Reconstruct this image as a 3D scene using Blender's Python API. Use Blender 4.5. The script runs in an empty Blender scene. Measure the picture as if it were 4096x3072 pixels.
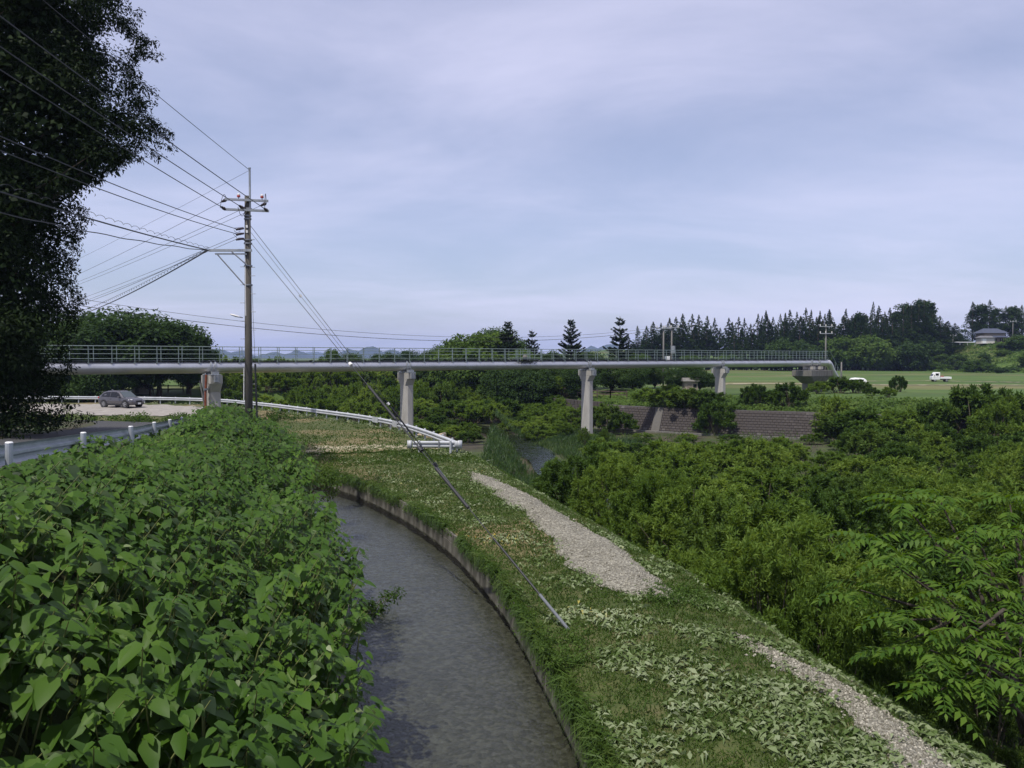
import bpy, bmesh, math, random
import numpy as np
from mathutils import Vector, Matrix

# ------------------------------------------------------------------ camera, sky, sun, exposure
scene = bpy.context.scene
col = scene.collection
R = math.radians
FPX, HORIZ = 800.0, 357.3
PITCH = math.atan((384.0 - HORIZ) / FPX)
cam_d = bpy.data.cameras.new('camera')
cam_d.sensor_width = 36.0
cam_d.lens = 36.0 * FPX / 1024.0
cam_d.clip_start = 0.1
cam_d.clip_end = 30000.0
cam = bpy.data.objects.new('camera', cam_d)
cam.rotation_euler = (R(90) - PITCH, 0, 0)
col.objects.link(cam)
scene.camera = cam

SUN = Vector((-0.28, -0.36, 0.89)).normalized()          # direction towards the sun
elev = math.asin(SUN.z)
azim = math.atan2(SUN.x, SUN.y)                           # from +Y, clockwise
world = bpy.data.worlds.new('World')
scene.world = world
world.use_nodes = True
wt = world.node_tree
wt.nodes.clear()
def wn(t, **k):
    n = wt.nodes.new(t)
    for a, v in k.items():
        setattr(n, a, v)
    return n
w_out = wn('ShaderNodeOutputWorld')
w_bg = wn('ShaderNodeBackground')
w_bg.inputs['Strength'].default_value = 0.125
w_sky = wn('ShaderNodeTexSky', sky_type='NISHITA')
w_sky.sun_disc = False
w_sky.sun_elevation = elev
w_sky.sun_rotation = azim
w_sky.air_density = 1.0
w_sky.dust_density = 1.2
w_sky.ozone_density = 3.5
w_tc = wn('ShaderNodeTexCoord')
w_sep = wn('ShaderNodeSeparateXYZ')
wt.links.new(w_tc.outputs['Generated'], w_sep.inputs[0])
w_zz = wn('ShaderNodeMath', operation='ADD'); w_zz.inputs[1].default_value = 0.16
w_ab = wn('ShaderNodeMath', operation='MAXIMUM'); w_ab.inputs[1].default_value = 0.0
wt.links.new(w_sep.outputs['Z'], w_ab.inputs[0]); wt.links.new(w_ab.outputs[0], w_zz.inputs[0])
w_dx = wn('ShaderNodeMath', operation='DIVIDE'); w_dy = wn('ShaderNodeMath', operation='DIVIDE')
wt.links.new(w_sep.outputs['X'], w_dx.inputs[0]); wt.links.new(w_zz.outputs[0], w_dx.inputs[1])
wt.links.new(w_sep.outputs['Y'], w_dy.inputs[0]); wt.links.new(w_zz.outputs[0], w_dy.inputs[1])
w_cmb = wn('ShaderNodeCombineXYZ')
wt.links.new(w_dx.outputs[0], w_cmb.inputs[0]); wt.links.new(w_dy.outputs[0], w_cmb.inputs[1])
w_map = wn('ShaderNodeMapping')
w_map.inputs['Rotation'].default_value = (0, 0, R(-24))
w_map.inputs['Scale'].default_value = (0.75, 1.15, 1.0)
w_map.inputs['Location'].default_value = (3.1, 1.7, 0.0)
wt.links.new(w_cmb.outputs[0], w_map.inputs[0])
w_n1 = wn('ShaderNodeTexNoise'); w_n1.inputs['Scale'].default_value = 0.9; w_n1.inputs['Detail'].default_value = 9; w_n1.inputs['Roughness'].default_value = 0.58; w_n1.inputs['Distortion'].default_value = 0.45
w_n2 = wn('ShaderNodeTexNoise'); w_n2.inputs['Scale'].default_value = 0.28; w_n2.inputs['Detail'].default_value = 3
wt.links.new(w_map.outputs[0], w_n1.inputs[0]); wt.links.new(w_map.outputs[0], w_n2.inputs[0])
w_sum = wn('ShaderNodeMath', operation='ADD')
wt.links.new(w_n1.outputs[0], w_sum.inputs[0]); wt.links.new(w_n2.outputs[0], w_sum.inputs[1])
w_rmp = wn('ShaderNodeMapRange'); w_rmp.interpolation_type = 'SMOOTHSTEP'
w_rmp.inputs['From Min'].default_value = 0.68; w_rmp.inputs['From Max'].default_value = 1.34
w_rmp.inputs['To Min'].default_value = 0.26; w_rmp.inputs['To Max'].default_value = 0.76
wt.links.new(w_sum.outputs[0], w_rmp.inputs['Value'])
w_mix = wn('ShaderNodeMix', data_type='RGBA')
w_mix.inputs['B'].default_value = (7.7, 7.6, 9.7, 1)
wt.links.new(w_rmp.outputs[0], w_mix.inputs['Factor'])
w_tint = wn('ShaderNodeMix', data_type='RGBA', blend_type='MULTIPLY')
w_tint.inputs['Factor'].default_value = 1.0; w_tint.inputs['B'].default_value = (1.02, 0.985, 1.04, 1)
wt.links.new(w_sky.outputs[0], w_tint.inputs['A']); wt.links.new(w_tint.outputs['Result'], w_mix.inputs['A'])
wt.links.new(w_mix.outputs['Result'], w_bg.inputs['Color'])
wt.links.new(w_bg.outputs[0], w_out.inputs['Surface'])

sun_d = bpy.data.lights.new('sun', 'SUN')
sun_d.energy = 4.5
sun_d.angle = R(0.6)
sun_d.color = (1.0, 0.95, 0.86)
sun = bpy.data.objects.new('sun', sun_d)
sun.rotation_euler = SUN.to_track_quat('Z', 'Y').to_euler()
sun.location = (-30, -20, 80)
col.objects.link(sun)

vs = scene.view_settings
vs.view_transform = 'Standard'
vs.look = 'None'
vs.gamma = 1.0
vs.exposure = -0.10
vs.use_curve_mapping = False
scene.render.engine = 'CYCLES'
cy = scene.cycles
cy.use_denoising = True
cy.max_bounces = 6
cy.diffuse_bounces = 3
cy.glossy_bounces = 3
cy.transparent_max_bounces = 8
cy.volume_bounces = 1
cy.caustics_reflective = False
cy.caustics_refractive = False

# ------------------------------------------------------------------ helpers
def at(px, py, depth):
    """world point at a distance straight ahead, seen under this angle"""
    a = (px - 512.0) / FPX
    b = (384.0 - py) / FPX
    c, s = math.cos(PITCH), math.sin(PITCH)
    fy, fz = c + b * s, -s + b * c
    k = depth / fy
    return Vector((a * k, depth, fz * k))

def nz(x, y, sc, seed):
    r = np.random.RandomState(seed)
    v = 0.0
    for i in range(6):
        a = r.uniform(0, 2 * math.pi); f = r.uniform(0.6, 1.9) / sc; p = r.uniform(0, 6.28)
        v = v + np.sin((np.cos(a) * x + np.sin(a) * y) * f * 2 * math.pi + p)
    return v / 3.4

def sstep(a, b, x):
    t = np.clip((x - a) / (b - a), 0, 1)
    return t * t * (3 - 2 * t)

def mesh_np(name, V, Fs, smooth=False):
    V = np.ascontiguousarray(V, dtype=np.float32)
    if not isinstance(Fs, (list, tuple)):
        Fs = [Fs]
    Fs = [np.asarray(f, dtype=np.int32) for f in Fs if len(f)]
    me = bpy.data.meshes.new(name)
    me.vertices.add(len(V))
    me.vertices.foreach_set('co', V.ravel())
    loops = np.concatenate([f.ravel() for f in Fs])
    tot = np.concatenate([np.full(len(f), f.shape[1], np.int32) for f in Fs])
    st = np.concatenate([[0], np.cumsum(tot)[:-1]]).astype(np.int32)
    me.loops.add(len(loops))
    me.loops.foreach_set('vertex_index', loops)
    me.polygons.add(len(tot))
    me.polygons.foreach_set('loop_start', st)
    me.polygons.foreach_set('loop_total', tot)
    if smooth:
        me.polygons.foreach_set('use_smooth', np.ones(len(tot), bool))
    me.update(calc_edges=True)
    return me

def tag(o, label=None, cat=None, group=None, kind=None):
    if label: o['label'] = label
    if cat: o['category'] = cat
    if group: o['group'] = group
    if kind: o['kind'] = kind
    return o

def link(name, me, mat=None, parent=None, loc=(0, 0, 0)):
    o = bpy.data.objects.new(name, me)
    if mat is not None and me is not None:
        if len(me.materials) == 0:
            me.materials.append(mat)
    o.location = loc
    if parent is not None:
        o.parent = parent
    col.objects.link(o)
    return o

def thing(name, label, cat, loc=(0, 0, 0), rz=0.0, group=None, sc=1.0):
    o = bpy.data.objects.new(name, None)
    o.empty_display_size = 0.3
    col.objects.link(o)
    o.location = loc
    o.rotation_euler = (0, 0, rz)
    o.scale = (sc, sc, sc) if not isinstance(sc, (tuple, list)) else sc
    return tag(o, label, cat, group)

class MB:
    def __init__(s):
        s.v = []; s.f = []
    def add(s, vs, fs):
        k = len(s.v)
        s.v += [tuple(p) for p in vs]
        s.f += [tuple(i + k for i in f) for f in fs]
        return s
    def box(s, c, d, m=None):
        x, y, z = d[0] / 2, d[1] / 2, d[2] / 2
        P = [Vector(p) for p in ((-x, -y, -z), (x, -y, -z), (x, y, -z), (-x, y, -z), (-x, -y, z), (x, -y, z), (x, y, z), (-x, y, z))]
        if m is not None: P = [m @ p for p in P]
        c = Vector(c)
        return s.add([p + c for p in P], [(0, 3, 2, 1), (4, 5, 6, 7), (0, 1, 5, 4), (1, 2, 6, 5), (2, 3, 7, 6), (3, 0, 4, 7)])
    def tube(s, pts, rad, n=8, cap=True):
        pts = [Vector(p) for p in pts]
        if not isinstance(rad, (list, tuple)): rad = [rad] * len(pts)
        V = []; F = []
        up = None
        for i, p in enumerate(pts):
            d = (pts[min(i + 1, len(pts) - 1)] - pts[max(i - 1, 0)]).normalized()
            if up is None:
                up = Vector((0, 0, 1)) if abs(d.z) < 0.9 else Vector((1, 0, 0))
            a = d.cross(up).normalized(); b = a.cross(d).normalized(); up = b
            for k in range(n):
                t = 2 * math.pi * k / n
                V.append(p + a * (math.cos(t) * rad[i]) + b * (math.sin(t) * rad[i]))
        for i in range(len(pts) - 1):
            for k in range(n):
                F.append((i * n + k, i * n + (k + 1) % n, (i + 1) * n + (k + 1) % n, (i + 1) * n + k))
        if cap:
            F.append(tuple(range(n - 1, -1, -1))); F.append(tuple(range((len(pts) - 1) * n, len(pts) * n)))
        return s.add(V, F)
    def loft(s, rings, cap=True):
        n = len(rings[0]); V = [p for r in rings for p in r]; F = []
        for i in range(len(rings) - 1):
            for k in range(n):
                F.append((i * n + k, i * n + (k + 1) % n, (i + 1) * n + (k + 1) % n, (i + 1) * n + k))
        if cap:
            F.append(tuple(range(n - 1, -1, -1))); F.append(tuple(range((len(rings) - 1) * n, len(rings) * n)))
        return s.add(V, F)
    def mesh(s, name, off=(0, 0, 0), smooth=False):
        me = bpy.data.meshes.new(name)
        o = Vector(off)
        me.from_pydata([tuple(Vector(p) - o) for p in s.v], [], s.f)
        bm = bmesh.new(); bm.from_mesh(me)
        bmesh.ops.recalc_face_normals(bm, faces=bm.faces)
        bm.to_mesh(me); bm.free()
        if smooth:
            me.polygons.foreach_set('use_smooth', [True] * len(me.polygons))
        me.update()
        return me
    def part(s, name, mat, root=None, smooth=False, world_space=True, bevel=0.0):
        off = root.location if (root is not None and world_space) else (0, 0, 0)
        o = link(name, s.mesh(name, off, smooth), mat, root)
        if bevel:
            b = o.modifiers.new('bevel', 'BEVEL'); b.width = bevel; b.segments = 2; b.limit_method = 'ANGLE'
        return o

def ordw(n):
    suf = 'th' if 10 <= n % 100 <= 20 else {1: 'st', 2: 'nd', 3: 'rd'}.get(n % 10, 'th')
    return '%d%s' % (n, suf)

# ------------------------------------------------------------------ materials
def nm(name):
    m = bpy.data.materials.new(name)
    m.use_nodes = True
    return m, m.node_tree, m.node_tree.nodes['Principled BSDF']

def ramp(nt, stops):
    r = nt.nodes.new('ShaderNodeValToRGB')
    e = r.color_ramp.elements
    while len(e) < len(stops): e.new(0.5)
    for i, (p, c) in enumerate(stops):
        e[i].position = p; e[i].color = (*c, 1)
    return r

def noise_mat(name, stops, scale, rough=0.85, detail=6, bump=0.0, bscale=None, metal=0.0, stretch=(1, 1, 1), dist=0.3, spec=0.3, second=None):
    m, nt, b = nm(name)
    tc = nt.nodes.new('ShaderNodeTexCoord'); mp = nt.nodes.new('ShaderNodeMapping')
    mp.inputs['Scale'].default_value = stretch
    nt.links.new(tc.outputs['Object'], mp.inputs[0])
    n = nt.nodes.new('ShaderNodeTexNoise')
    n.inputs['Scale'].default_value = scale; n.inputs['Detail'].default_value = detail; n.inputs['Roughness'].default_value = 0.62; n.inputs['Distortion'].default_value = dist
    nt.links.new(mp.outputs[0], n.inputs[0])
    r = ramp(nt, stops)
    nt.links.new(n.outputs[0], r.inputs[0])
    out = r.outputs[0]
    if second:                                   # (stops, scale, lo, hi): patches of another colour
        n2 = nt.nodes.new('ShaderNodeTexNoise'); n2.inputs['Scale'].default_value = second[1]; n2.inputs['Detail'].default_value = 5
        nt.links.new(mp.outputs[0], n2.inputs[0])
        mr = nt.nodes.new('ShaderNodeMapRange'); mr.inputs['From Min'].default_value = second[2]; mr.inputs['From Max'].default_value = second[3]
        nt.links.new(n2.outputs[0], mr.inputs['Value'])
        r2 = ramp(nt, second[0]); nt.links.new(n.outputs[0], r2.inputs[0])
        mx = nt.nodes.new('ShaderNodeMix'); mx.data_type = 'RGBA'
        nt.links.new(mr.outputs[0], mx.inputs['Factor']); nt.links.new(out, mx.inputs['A']); nt.links.new(r2.outputs[0], mx.inputs['B'])
        out = mx.outputs['Result']
    nt.links.new(out, b.inputs['Base Color'])
    b.inputs['Roughness'].default_value = rough
    b.inputs['Metallic'].default_value = metal
    b.inputs['Specular IOR Level'].default_value = spec
    if bump:
        bn = nt.nodes.new('ShaderNodeTexNoise'); bn.inputs['Scale'].default_value = bscale or scale * 4; bn.inputs['Detail'].default_value = 5
        nt.links.new(mp.outputs[0], bn.inputs[0])
        bp = nt.nodes.new('ShaderNodeBump'); bp.inputs['Strength'].default_value = bump; bp.inputs['Distance'].default_value = 0.05
        nt.links.new(bn.outputs[0], bp.inputs['Height']); nt.links.new(bp.outputs[0], b.inputs['Normal'])
    return m

def leaf_mat(name, stops, trans=0.35, tcol=None, rough=0.45, spec=0.35, patch=0.0, under=None, vary=0.0):
    """foliage: every leaf its own tint, light coming through the blade"""
    m, nt, b = nm(name)
    g = nt.nodes.new('ShaderNodeNewGeometry')
    r = ramp(nt, stops)
    src = g.outputs['Random Per Island']
    if patch:
        tc = nt.nodes.new('ShaderNodeTexCoord')
        n = nt.nodes.new('ShaderNodeTexNoise'); n.inputs['Scale'].default_value = patch; n.inputs['Detail'].default_value = 2
        nt.links.new(g.outputs['Position'], n.inputs[0])
        mr = nt.nodes.new('ShaderNodeMapRange'); mr.inputs['From Min'].default_value = 0.3; mr.inputs['From Max'].default_value = 0.7
        nt.links.new(n.outputs[0], mr.inputs['Value'])
        mx = nt.nodes.new('ShaderNodeMath'); mx.operation = 'MULTIPLY_ADD'; mx.inputs[1].default_value = 0.5
        hl = nt.nodes.new('ShaderNodeMath'); hl.operation = 'MULTIPLY'; hl.inputs[1].default_value = 0.5
        nt.links.new(mr.outputs[0], hl.inputs[0]); nt.links.new(src, mx.inputs[0]); nt.links.new(hl.outputs[0], mx.inputs[2])
        src = mx.outputs[0]
    if vary:
        oi = nt.nodes.new('ShaderNodeObjectInfo')
        va = nt.nodes.new('ShaderNodeMath'); va.operation = 'MULTIPLY_ADD'; va.inputs[1].default_value = vary; va.inputs[2].default_value = -vary / 2
        vb = nt.nodes.new('ShaderNodeMath'); vb.operation = 'ADD'; vb.use_clamp = True
        nt.links.new(oi.outputs['Random'], va.inputs[0]); nt.links.new(va.outputs[0], vb.inputs[0]); nt.links.new(src, vb.inputs[1])
        src = vb.outputs[0]
    nt.links.new(src, r.inputs[0])
    out = r.outputs[0]
    if under:
        mu = nt.nodes.new('ShaderNodeMix'); mu.data_type = 'RGBA'; mu.inputs['B'].default_value = (*under, 1)
        nt.links.new(g.outputs['Backfacing'], mu.inputs['Factor']); nt.links.new(out, mu.inputs['A'])
        out = mu.outputs['Result']
    nt.links.new(out, b.inputs['Base Color'])
    b.inputs['Roughness'].default_value = rough
    b.inputs['Specular IOR Level'].default_value = spec
    tr = nt.nodes.new('ShaderNodeBsdfTranslucent')
    hs = nt.nodes.new('ShaderNodeHueSaturation'); hs.inputs['Value'].default_value = 1.5; hs.inputs['Saturation'].default_value = 1.1; hs.inputs['Hue'].default_value = 0.485
    nt.links.new(out, hs.inputs['Color']); nt.links.new(hs.outputs[0], tr.inputs[0])
    ms = nt.nodes.new('ShaderNodeMixShader'); ms.inputs[0].default_value = trans
    nt.links.new(b.outputs[0], ms.inputs[1]); nt.links.new(tr.outputs[0], ms.inputs[2])
    nt.links.new(ms.outputs[0], nt.nodes['Material Output'].inputs['Surface'])
    return m

def plain(name, c, rough=0.5, metal=0.0, spec=0.5, var=0.12, scale=6.0, bump=0.0):
    lo = tuple(x * (1 - var) for x in c); hi = tuple(min(1, x * (1 + var)) for x in c)
    return noise_mat(name, [(0.3, lo), (0.7, hi)], scale, rough, 5, bump, None, metal, spec=spec)

def water_mat(name, tint, wscale, bump, stretch):
    m, nt, b = nm(name)
    nt.nodes.remove(b)
    tc = nt.nodes.new('ShaderNodeTexCoord'); mp = nt.nodes.new('ShaderNodeMapping'); mp.inputs['Scale'].default_value = stretch
    nt.links.new(tc.outputs['UV'], mp.inputs[0])
    n = nt.nodes.new('ShaderNodeTexNoise'); n.inputs['Scale'].default_value = wscale; n.inputs['Detail'].default_value = 4; n.inputs['Roughness'].default_value = 0.6; n.inputs['Distortion'].default_value = 1.2
    nt.links.new(mp.outputs[0], n.inputs[0])
    bp = nt.nodes.new('ShaderNodeBump'); bp.inputs['Strength'].default_value = bump; bp.inputs['Distance'].default_value = 0.06
    nt.links.new(n.outputs[0], bp.inputs['Height'])
    fr = nt.nodes.new('ShaderNodeFresnel'); fr.inputs['IOR'].default_value = 1.33
    nt.links.new(bp.outputs[0], fr.inputs['Normal'])
    gl = nt.nodes.new('ShaderNodeBsdfGlossy'); gl.inputs['Roughness'].default_value = 0.06
    nt.links.new(bp.outputs[0], gl.inputs['Normal'])
    tp = nt.nodes.new('ShaderNodeBsdfTransparent'); tp.inputs[0].default_value = (*tint, 1)
    ms = nt.nodes.new('ShaderNodeMixShader')
    nt.links.new(fr.outputs[0], ms.inputs[0]); nt.links.new(tp.outputs[0], ms.inputs[1]); nt.links.new(gl.outputs[0], ms.inputs[2])
    nt.links.new(ms.outputs[0], nt.nodes['Material Output'].inputs['Surface'])
    return m

def pebble_mat(name, stops, scale, rough=0.8, bump=0.6):
    m, nt, b = nm(name)
    tc = nt.nodes.new('ShaderNodeTexCoord')
    v = nt.nodes.new('ShaderNodeTexVoronoi'); v.inputs['Scale'].default_value = scale
    nt.links.new(tc.outputs['Object'], v.inputs['Vector'])
    sp = nt.nodes.new('ShaderNodeSeparateColor'); nt.links.new(v.outputs['Color'], sp.inputs[0])
    n = nt.nodes.new('ShaderNodeTexNoise'); n.inputs['Scale'].default_value = scale * 0.06; n.inputs['Detail'].default_value = 4
    nt.links.new(tc.outputs['Object'], n.inputs[0])
    ad = nt.nodes.new('ShaderNodeMath'); ad.operation = 'MULTIPLY_ADD'; ad.inputs[1].default_value = 0.55
    sb = nt.nodes.new('ShaderNodeMath'); sb.operation = 'MULTIPLY'; sb.inputs[1].default_value = 0.45
    nt.links.new(n.outputs[0], sb.inputs[0]); nt.links.new(sp.outputs[0], ad.inputs[0]); nt.links.new(sb.outputs[0], ad.inputs[2])
    r = ramp(nt, stops); nt.links.new(ad.outputs[0], r.inputs[0]); nt.links.new(r.outputs[0], b.inputs['Base Color'])
    b.inputs['Roughness'].default_value = rough; b.inputs['Specular IOR Level'].default_value = 0.2
    bp = nt.nodes.new('ShaderNodeBump'); bp.inputs['Strength'].default_value = bump; bp.inputs['Distance'].default_value = 0.03; bp.invert = True
    nt.links.new(v.outputs['Distance'], bp.inputs['Height']); nt.links.new(bp.outputs[0], b.inputs['Normal'])
    return m

M = {}
M['lawn'] = noise_mat('lawn', [(0.28, (0.036, 0.052, 0.013)), (0.48, (0.060, 0.078, 0.020)), (0.62, (0.090, 0.092, 0.034)), (0.78, (0.12, 0.098, 0.052))], 2.6, 0.95, 8, 0.7, 9,
                      second=([(0.3, (0.14, 0.105, 0.05)), (0.7, (0.22, 0.175, 0.09))], 0.16, 0.50, 0.66))
M['soil'] = noise_mat('soil', [(0.3, (0.035, 0.030, 0.018)), (0.7, (0.075, 0.062, 0.036))], 2.0, 0.95, 6, 0.6, 8,
                      second=([(0.3, (0.030, 0.045, 0.014)), (0.7, (0.055, 0.075, 0.022))], 0.5, 0.42, 0.6))
M['ground'] = noise_mat('ground', [(0.3, (0.040, 0.070, 0.013)), (0.5, (0.062, 0.108, 0.018)), (0.75, (0.100, 0.135, 0.030))], 0.09, 0.95, 9, 0.5, 1.5, stretch=(0.5, 1.4, 1),
                        second=([(0.3, (0.085, 0.095, 0.030)), (0.7, (0.16, 0.145, 0.06))], 0.03, 0.50, 0.64))
M['riverbed'] = noise_mat('riverbed', [(0.3, (0.030, 0.028, 0.016)), (0.7, (0.075, 0.062, 0.040))], 0.8, 0.95, 7, 0.6, 6, second=([(0.3, (0.030, 0.048, 0.012)), (0.7, (0.060, 0.080, 0.022))], 0.2, 0.42, 0.6))
M['mountain'] = noise_mat('mountain', [(0.3, (0.012, 0.024, 0.010)), (0.7, (0.026, 0.042, 0.017))], 0.02, 0.95, 6)
M['asphalt'] = noise_mat('asphalt', [(0.3, (0.045, 0.045, 0.046)), (0.7, (0.07, 0.07, 0.07))], 3, 0.9, 6, 0.3, 40)
M['lot'] = noise_mat('lot', [(0.3, (0.22, 0.20, 0.175)), (0.7, (0.34, 0.315, 0.28))], 1.2, 0.95, 8, 0.5, 20)
M['track'] = noise_mat('track', [(0.3, (0.24, 0.21, 0.13)), (0.7, (0.36, 0.32, 0.22))], 1.5, 0.95, 6)
M['gravel'] = pebble_mat('gravel', [(0.2, (0.10, 0.093, 0.072)), (0.5, (0.195, 0.183, 0.145)), (0.8, (0.32, 0.305, 0.25))], 26, 0.9, 0.8)
M['pebble'] = leaf_mat('pebble', [(0.0, (0.11, 0.10, 0.072)), (0.5, (0.225, 0.21, 0.165)), (1.0, (0.42, 0.395, 0.32))], 0.0, rough=0.85)
M['bed'] = pebble_mat('canal_bed', [(0.2, (0.058, 0.054, 0.040)), (0.5, (0.088, 0.083, 0.062)), (0.85, (0.145, 0.137, 0.11))], 12, 0.9, 0.8)
M['water'] = water_mat('canal_water', (0.66, 0.70, 0.66), 5.5, 0.36, (1.6, 1.0, 1))
M['river'] = water_mat('river_water', (0.40, 0.44, 0.42), 1.6, 0.55, (1, 1, 1))
M['concrete'] = noise_mat('concrete', [(0.25, (0.30, 0.285, 0.255)), (0.75, (0.46, 0.44, 0.40))], 1.2, 0.9, 7, 0.25, 14, stretch=(1.6, 1.6, 0.35))
M['concrete_dark'] = noise_mat('concrete_dark', [(0.25, (0.10, 0.095, 0.085)), (0.75, (0.22, 0.21, 0.19))], 1.6, 0.92, 7, 0.3, 14, stretch=(1.6, 1.6, 0.3))
M['wallpanel'] = noise_mat('wall_panel', [(0.3, (0.06, 0.056, 0.045)), (0.5, (0.13, 0.122, 0.10)), (0.75, (0.30, 0.29, 0.26))], 2.3, 0.92, 8, 0.4, 16, stretch=(1.5, 1.5, 0.45))
M['block'] = leaf_mat('block', [(0.0, (0.068, 0.060, 0.056)), (0.6, (0.078, 0.069, 0.064)), (0.95, (0.092, 0.082, 0.076)), (1.0, (0.15, 0.14, 0.13))], 0.0, rough=1.0, spec=0.0)
M['mortar'] = plain('mortar', (0.058, 0.052, 0.047), 0.95)
M['pipe'] = noise_mat('pipe_paint', [(0.25, (0.46, 0.46, 0.47)), (0.7, (0.60, 0.60, 0.615))], 0.6, 0.40, 8, 0.06, 5, 0.72, stretch=(1, 1, 0.35), spec=0.5)
M['steel'] = noise_mat('galvanised_steel', [(0.3, (0.27, 0.29, 0.31)), (0.7, (0.40, 0.42, 0.44))], 5, 0.5, 5, 0, None, 0.45)
M['rail_white'] = noise_mat('guardrail_white', [(0.3, (0.36, 0.38, 0.40)), (0.7, (0.52, 0.53, 0.55))], 1.5, 0.45, 6, 0, None, 0.05)
M['rail_grey'] = noise_mat('guardrail_grey', [(0.3, (0.34, 0.37, 0.40)), (0.7, (0.50, 0.53, 0.56))], 2.5, 0.5, 6, 0, None, 0.2)
M['handrail'] = plain('handrail', (0.24, 0.30, 0.28), 0.5, 0.2)
M['grating'] = plain('grating', (0.10, 0.11, 0.13), 0.6, 0.4)
M['rust'] = noise_mat('rust_pipe', [(0.3, (0.13, 0.035, 0.018)), (0.7, (0.26, 0.075, 0.035))], 6, 0.8)
M['pole'] = noise_mat('pole_concrete', [(0.25, (0.060, 0.055, 0.047)), (0.75, (0.108, 0.100, 0.088))], 2.0, 0.9, 7, 0.15, 18, stretch=(3, 3, 0.3))
M['pole_light'] = plain('pole_pale', (0.15, 0.145, 0.135), 0.9)
M['metal'] = plain('weathered_metal', (0.22, 0.23, 0.25), 0.55, 0.4)
M['black'] = plain('black_rubber', (0.015, 0.016, 0.018), 0.55)
M['wire'] = plain('wire', (0.03, 0.03, 0.035), 0.5)
M['porcelain'] = plain('porcelain', (0.72, 0.70, 0.68), 0.25)
M['insul_red'] = plain('insulator_red', (0.38, 0.05, 0.04), 0.35)
M['insul_dark'] = plain('insulator_dark', (0.06, 0.045, 0.05), 0.4)
M['white'] = plain('white_paint', (0.75, 0.75, 0.74), 0.4)
M['bark'] = noise_mat('bark', [(0.3, (0.035, 0.028, 0.020)), (0.7, (0.085, 0.070, 0.052))], 4, 0.95, 6, 0.5, 10, stretch=(2, 2, 0.4))
M['stem'] = plain('stem', (0.14, 0.16, 0.05), 0.6)
M['twig'] = plain('twig', (0.10, 0.085, 0.055), 0.9)
M['wood'] = plain('weathered_wood', (0.085, 0.062, 0.045), 0.9, var=0.3)
M['rock'] = leaf_mat('rock', [(0, (0.22, 0.15, 0.09)), (0.5, (0.34, 0.25, 0.16)), (1, (0.5, 0.42, 0.32))], 0.0, rough=0.9)
G = lambda a, b, c: (a, b, c)
M['knot'] = leaf_mat('knotweed_leaf', [(0, G(.028, .064, .008)), (.5, G(.046, .102, .011)), (.85, G(.074, .142, .015)), (1, G(.130, .190, .026))], 0.27, rough=0.5, spec=0.18, patch=0.7, under=(0.14, 0.20, 0.10))
M['dark_leaf'] = leaf_mat('dark_tree_leaf', [(0, G(.008, .015, .005)), (.6, G(.012, .024, .007)), (1, G(.022, .038, .010))], 0.15, rough=0.6, spec=0.08)  # leaf colour darkened to carry the shade of the tree's near side
M['park_leaf'] = leaf_mat('park_leaf', [(0, G(.022, .046, .011)), (.5, G(.038, .074, .016)), (1, G(.066, .110, .024))], 0.28, patch=0.12, spec=0.12, rough=.6, vary=0.4)
M['green_leaf'] = leaf_mat('green_leaf', [(0, G(.034, .068, .013)), (.5, G(.058, .108, .020)), (1, G(.100, .155, .032))], 0.34, patch=0.25, spec=0.1, rough=.6, vary=0.5)
M['willow'] = leaf_mat('willow_leaf', [(0, G(.056, .104, .018)), (.5, G(.104, .172, .030)), (1, G(.180, .255, .052))], 0.42, patch=0.35, spec=0.1, rough=.6, vary=0.55)
M['pinnate'] = leaf_mat('pinnate_leaf', [(0, G(.040, .092, .011)), (.5, G(.062, .128, .015)), (1, G(.105, .180, .023))], 0.38, spec=0.15)
M['cedar'] = leaf_mat('cedar_needle', [(0, G(.013, .030, .008)), (.6, G(.024, .050, .012)), (1, G(.044, .078, .018))], 0.14, rough=0.7, spec=.1, patch=0.15, vary=0.4)
M['fir'] = leaf_mat('fir_needle', [(0, G(.010, .022, .011)), (.6, G(.018, .036, .016)), (1, G(.030, .052, .020))], 0.1, rough=0.7, spec=.1)
M['grass'] = leaf_mat('grass_blade', [(0, G(.040, .080, .014)), (.65, G(.066, .112, .022)), (.93, G(.105, .140, .036)), (1, G(.20, .17, .08))], 0.3, patch=0.6, spec=.1)
M['reed'] = leaf_mat('reed_blade', [(0, G(.030, .065, .018)), (.6, G(.050, .095, .022)), (1, G(.085, .125, .030))], 0.3, patch=0.2)
M['cut'] = leaf_mat('cut_leaf', [(0, G(.055, .092, .022)), (.3, G(.110, .160, .050)), (.55, G(.195, .245, .115)), (.86, G(.33, .37, .23)), (.955, G(.42, .35, .06)), (1, G(.34, .13, .04))], 0.25, rough=0.7, spec=.12, patch=0.4)
M['glass'] = plain('dark_glass', (0.012, 0.013, 0.015), 0.12, spec=0.35)
M['windshield'] = plain('windshield', (0.05, 0.07, 0.07), 0.08, spec=0.8)
M['carpaint'] = plain('car_paint', (0.135, 0.13, 0.14), 0.25, 0.55, var=0.03)
M['tyre'] = plain('tyre', (0.02, 0.02, 0.02), 0.85)
M['alloy'] = plain('alloy', (0.55, 0.55, 0.56), 0.3, 0.7)
M['lamp_glass'] = plain('lamp_glass', (0.7, 0.7, 0.72), 0.1)
M['plastic'] = plain('black_plastic', (0.02, 0.02, 0.022), 0.6)
M['red_lamp'] = plain('red_lamp', (0.35, 0.02, 0.02), 0.3)
M['roof_blue'] = plain('roof_blue', (0.050, 0.060, 0.090), 0.6)
M['roof_grey'] = plain('roof_grey', (0.14, 0.14, 0.15), 0.7)
M['plaster'] = plain('plaster', (0.55, 0.52, 0.47), 0.85)
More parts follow.
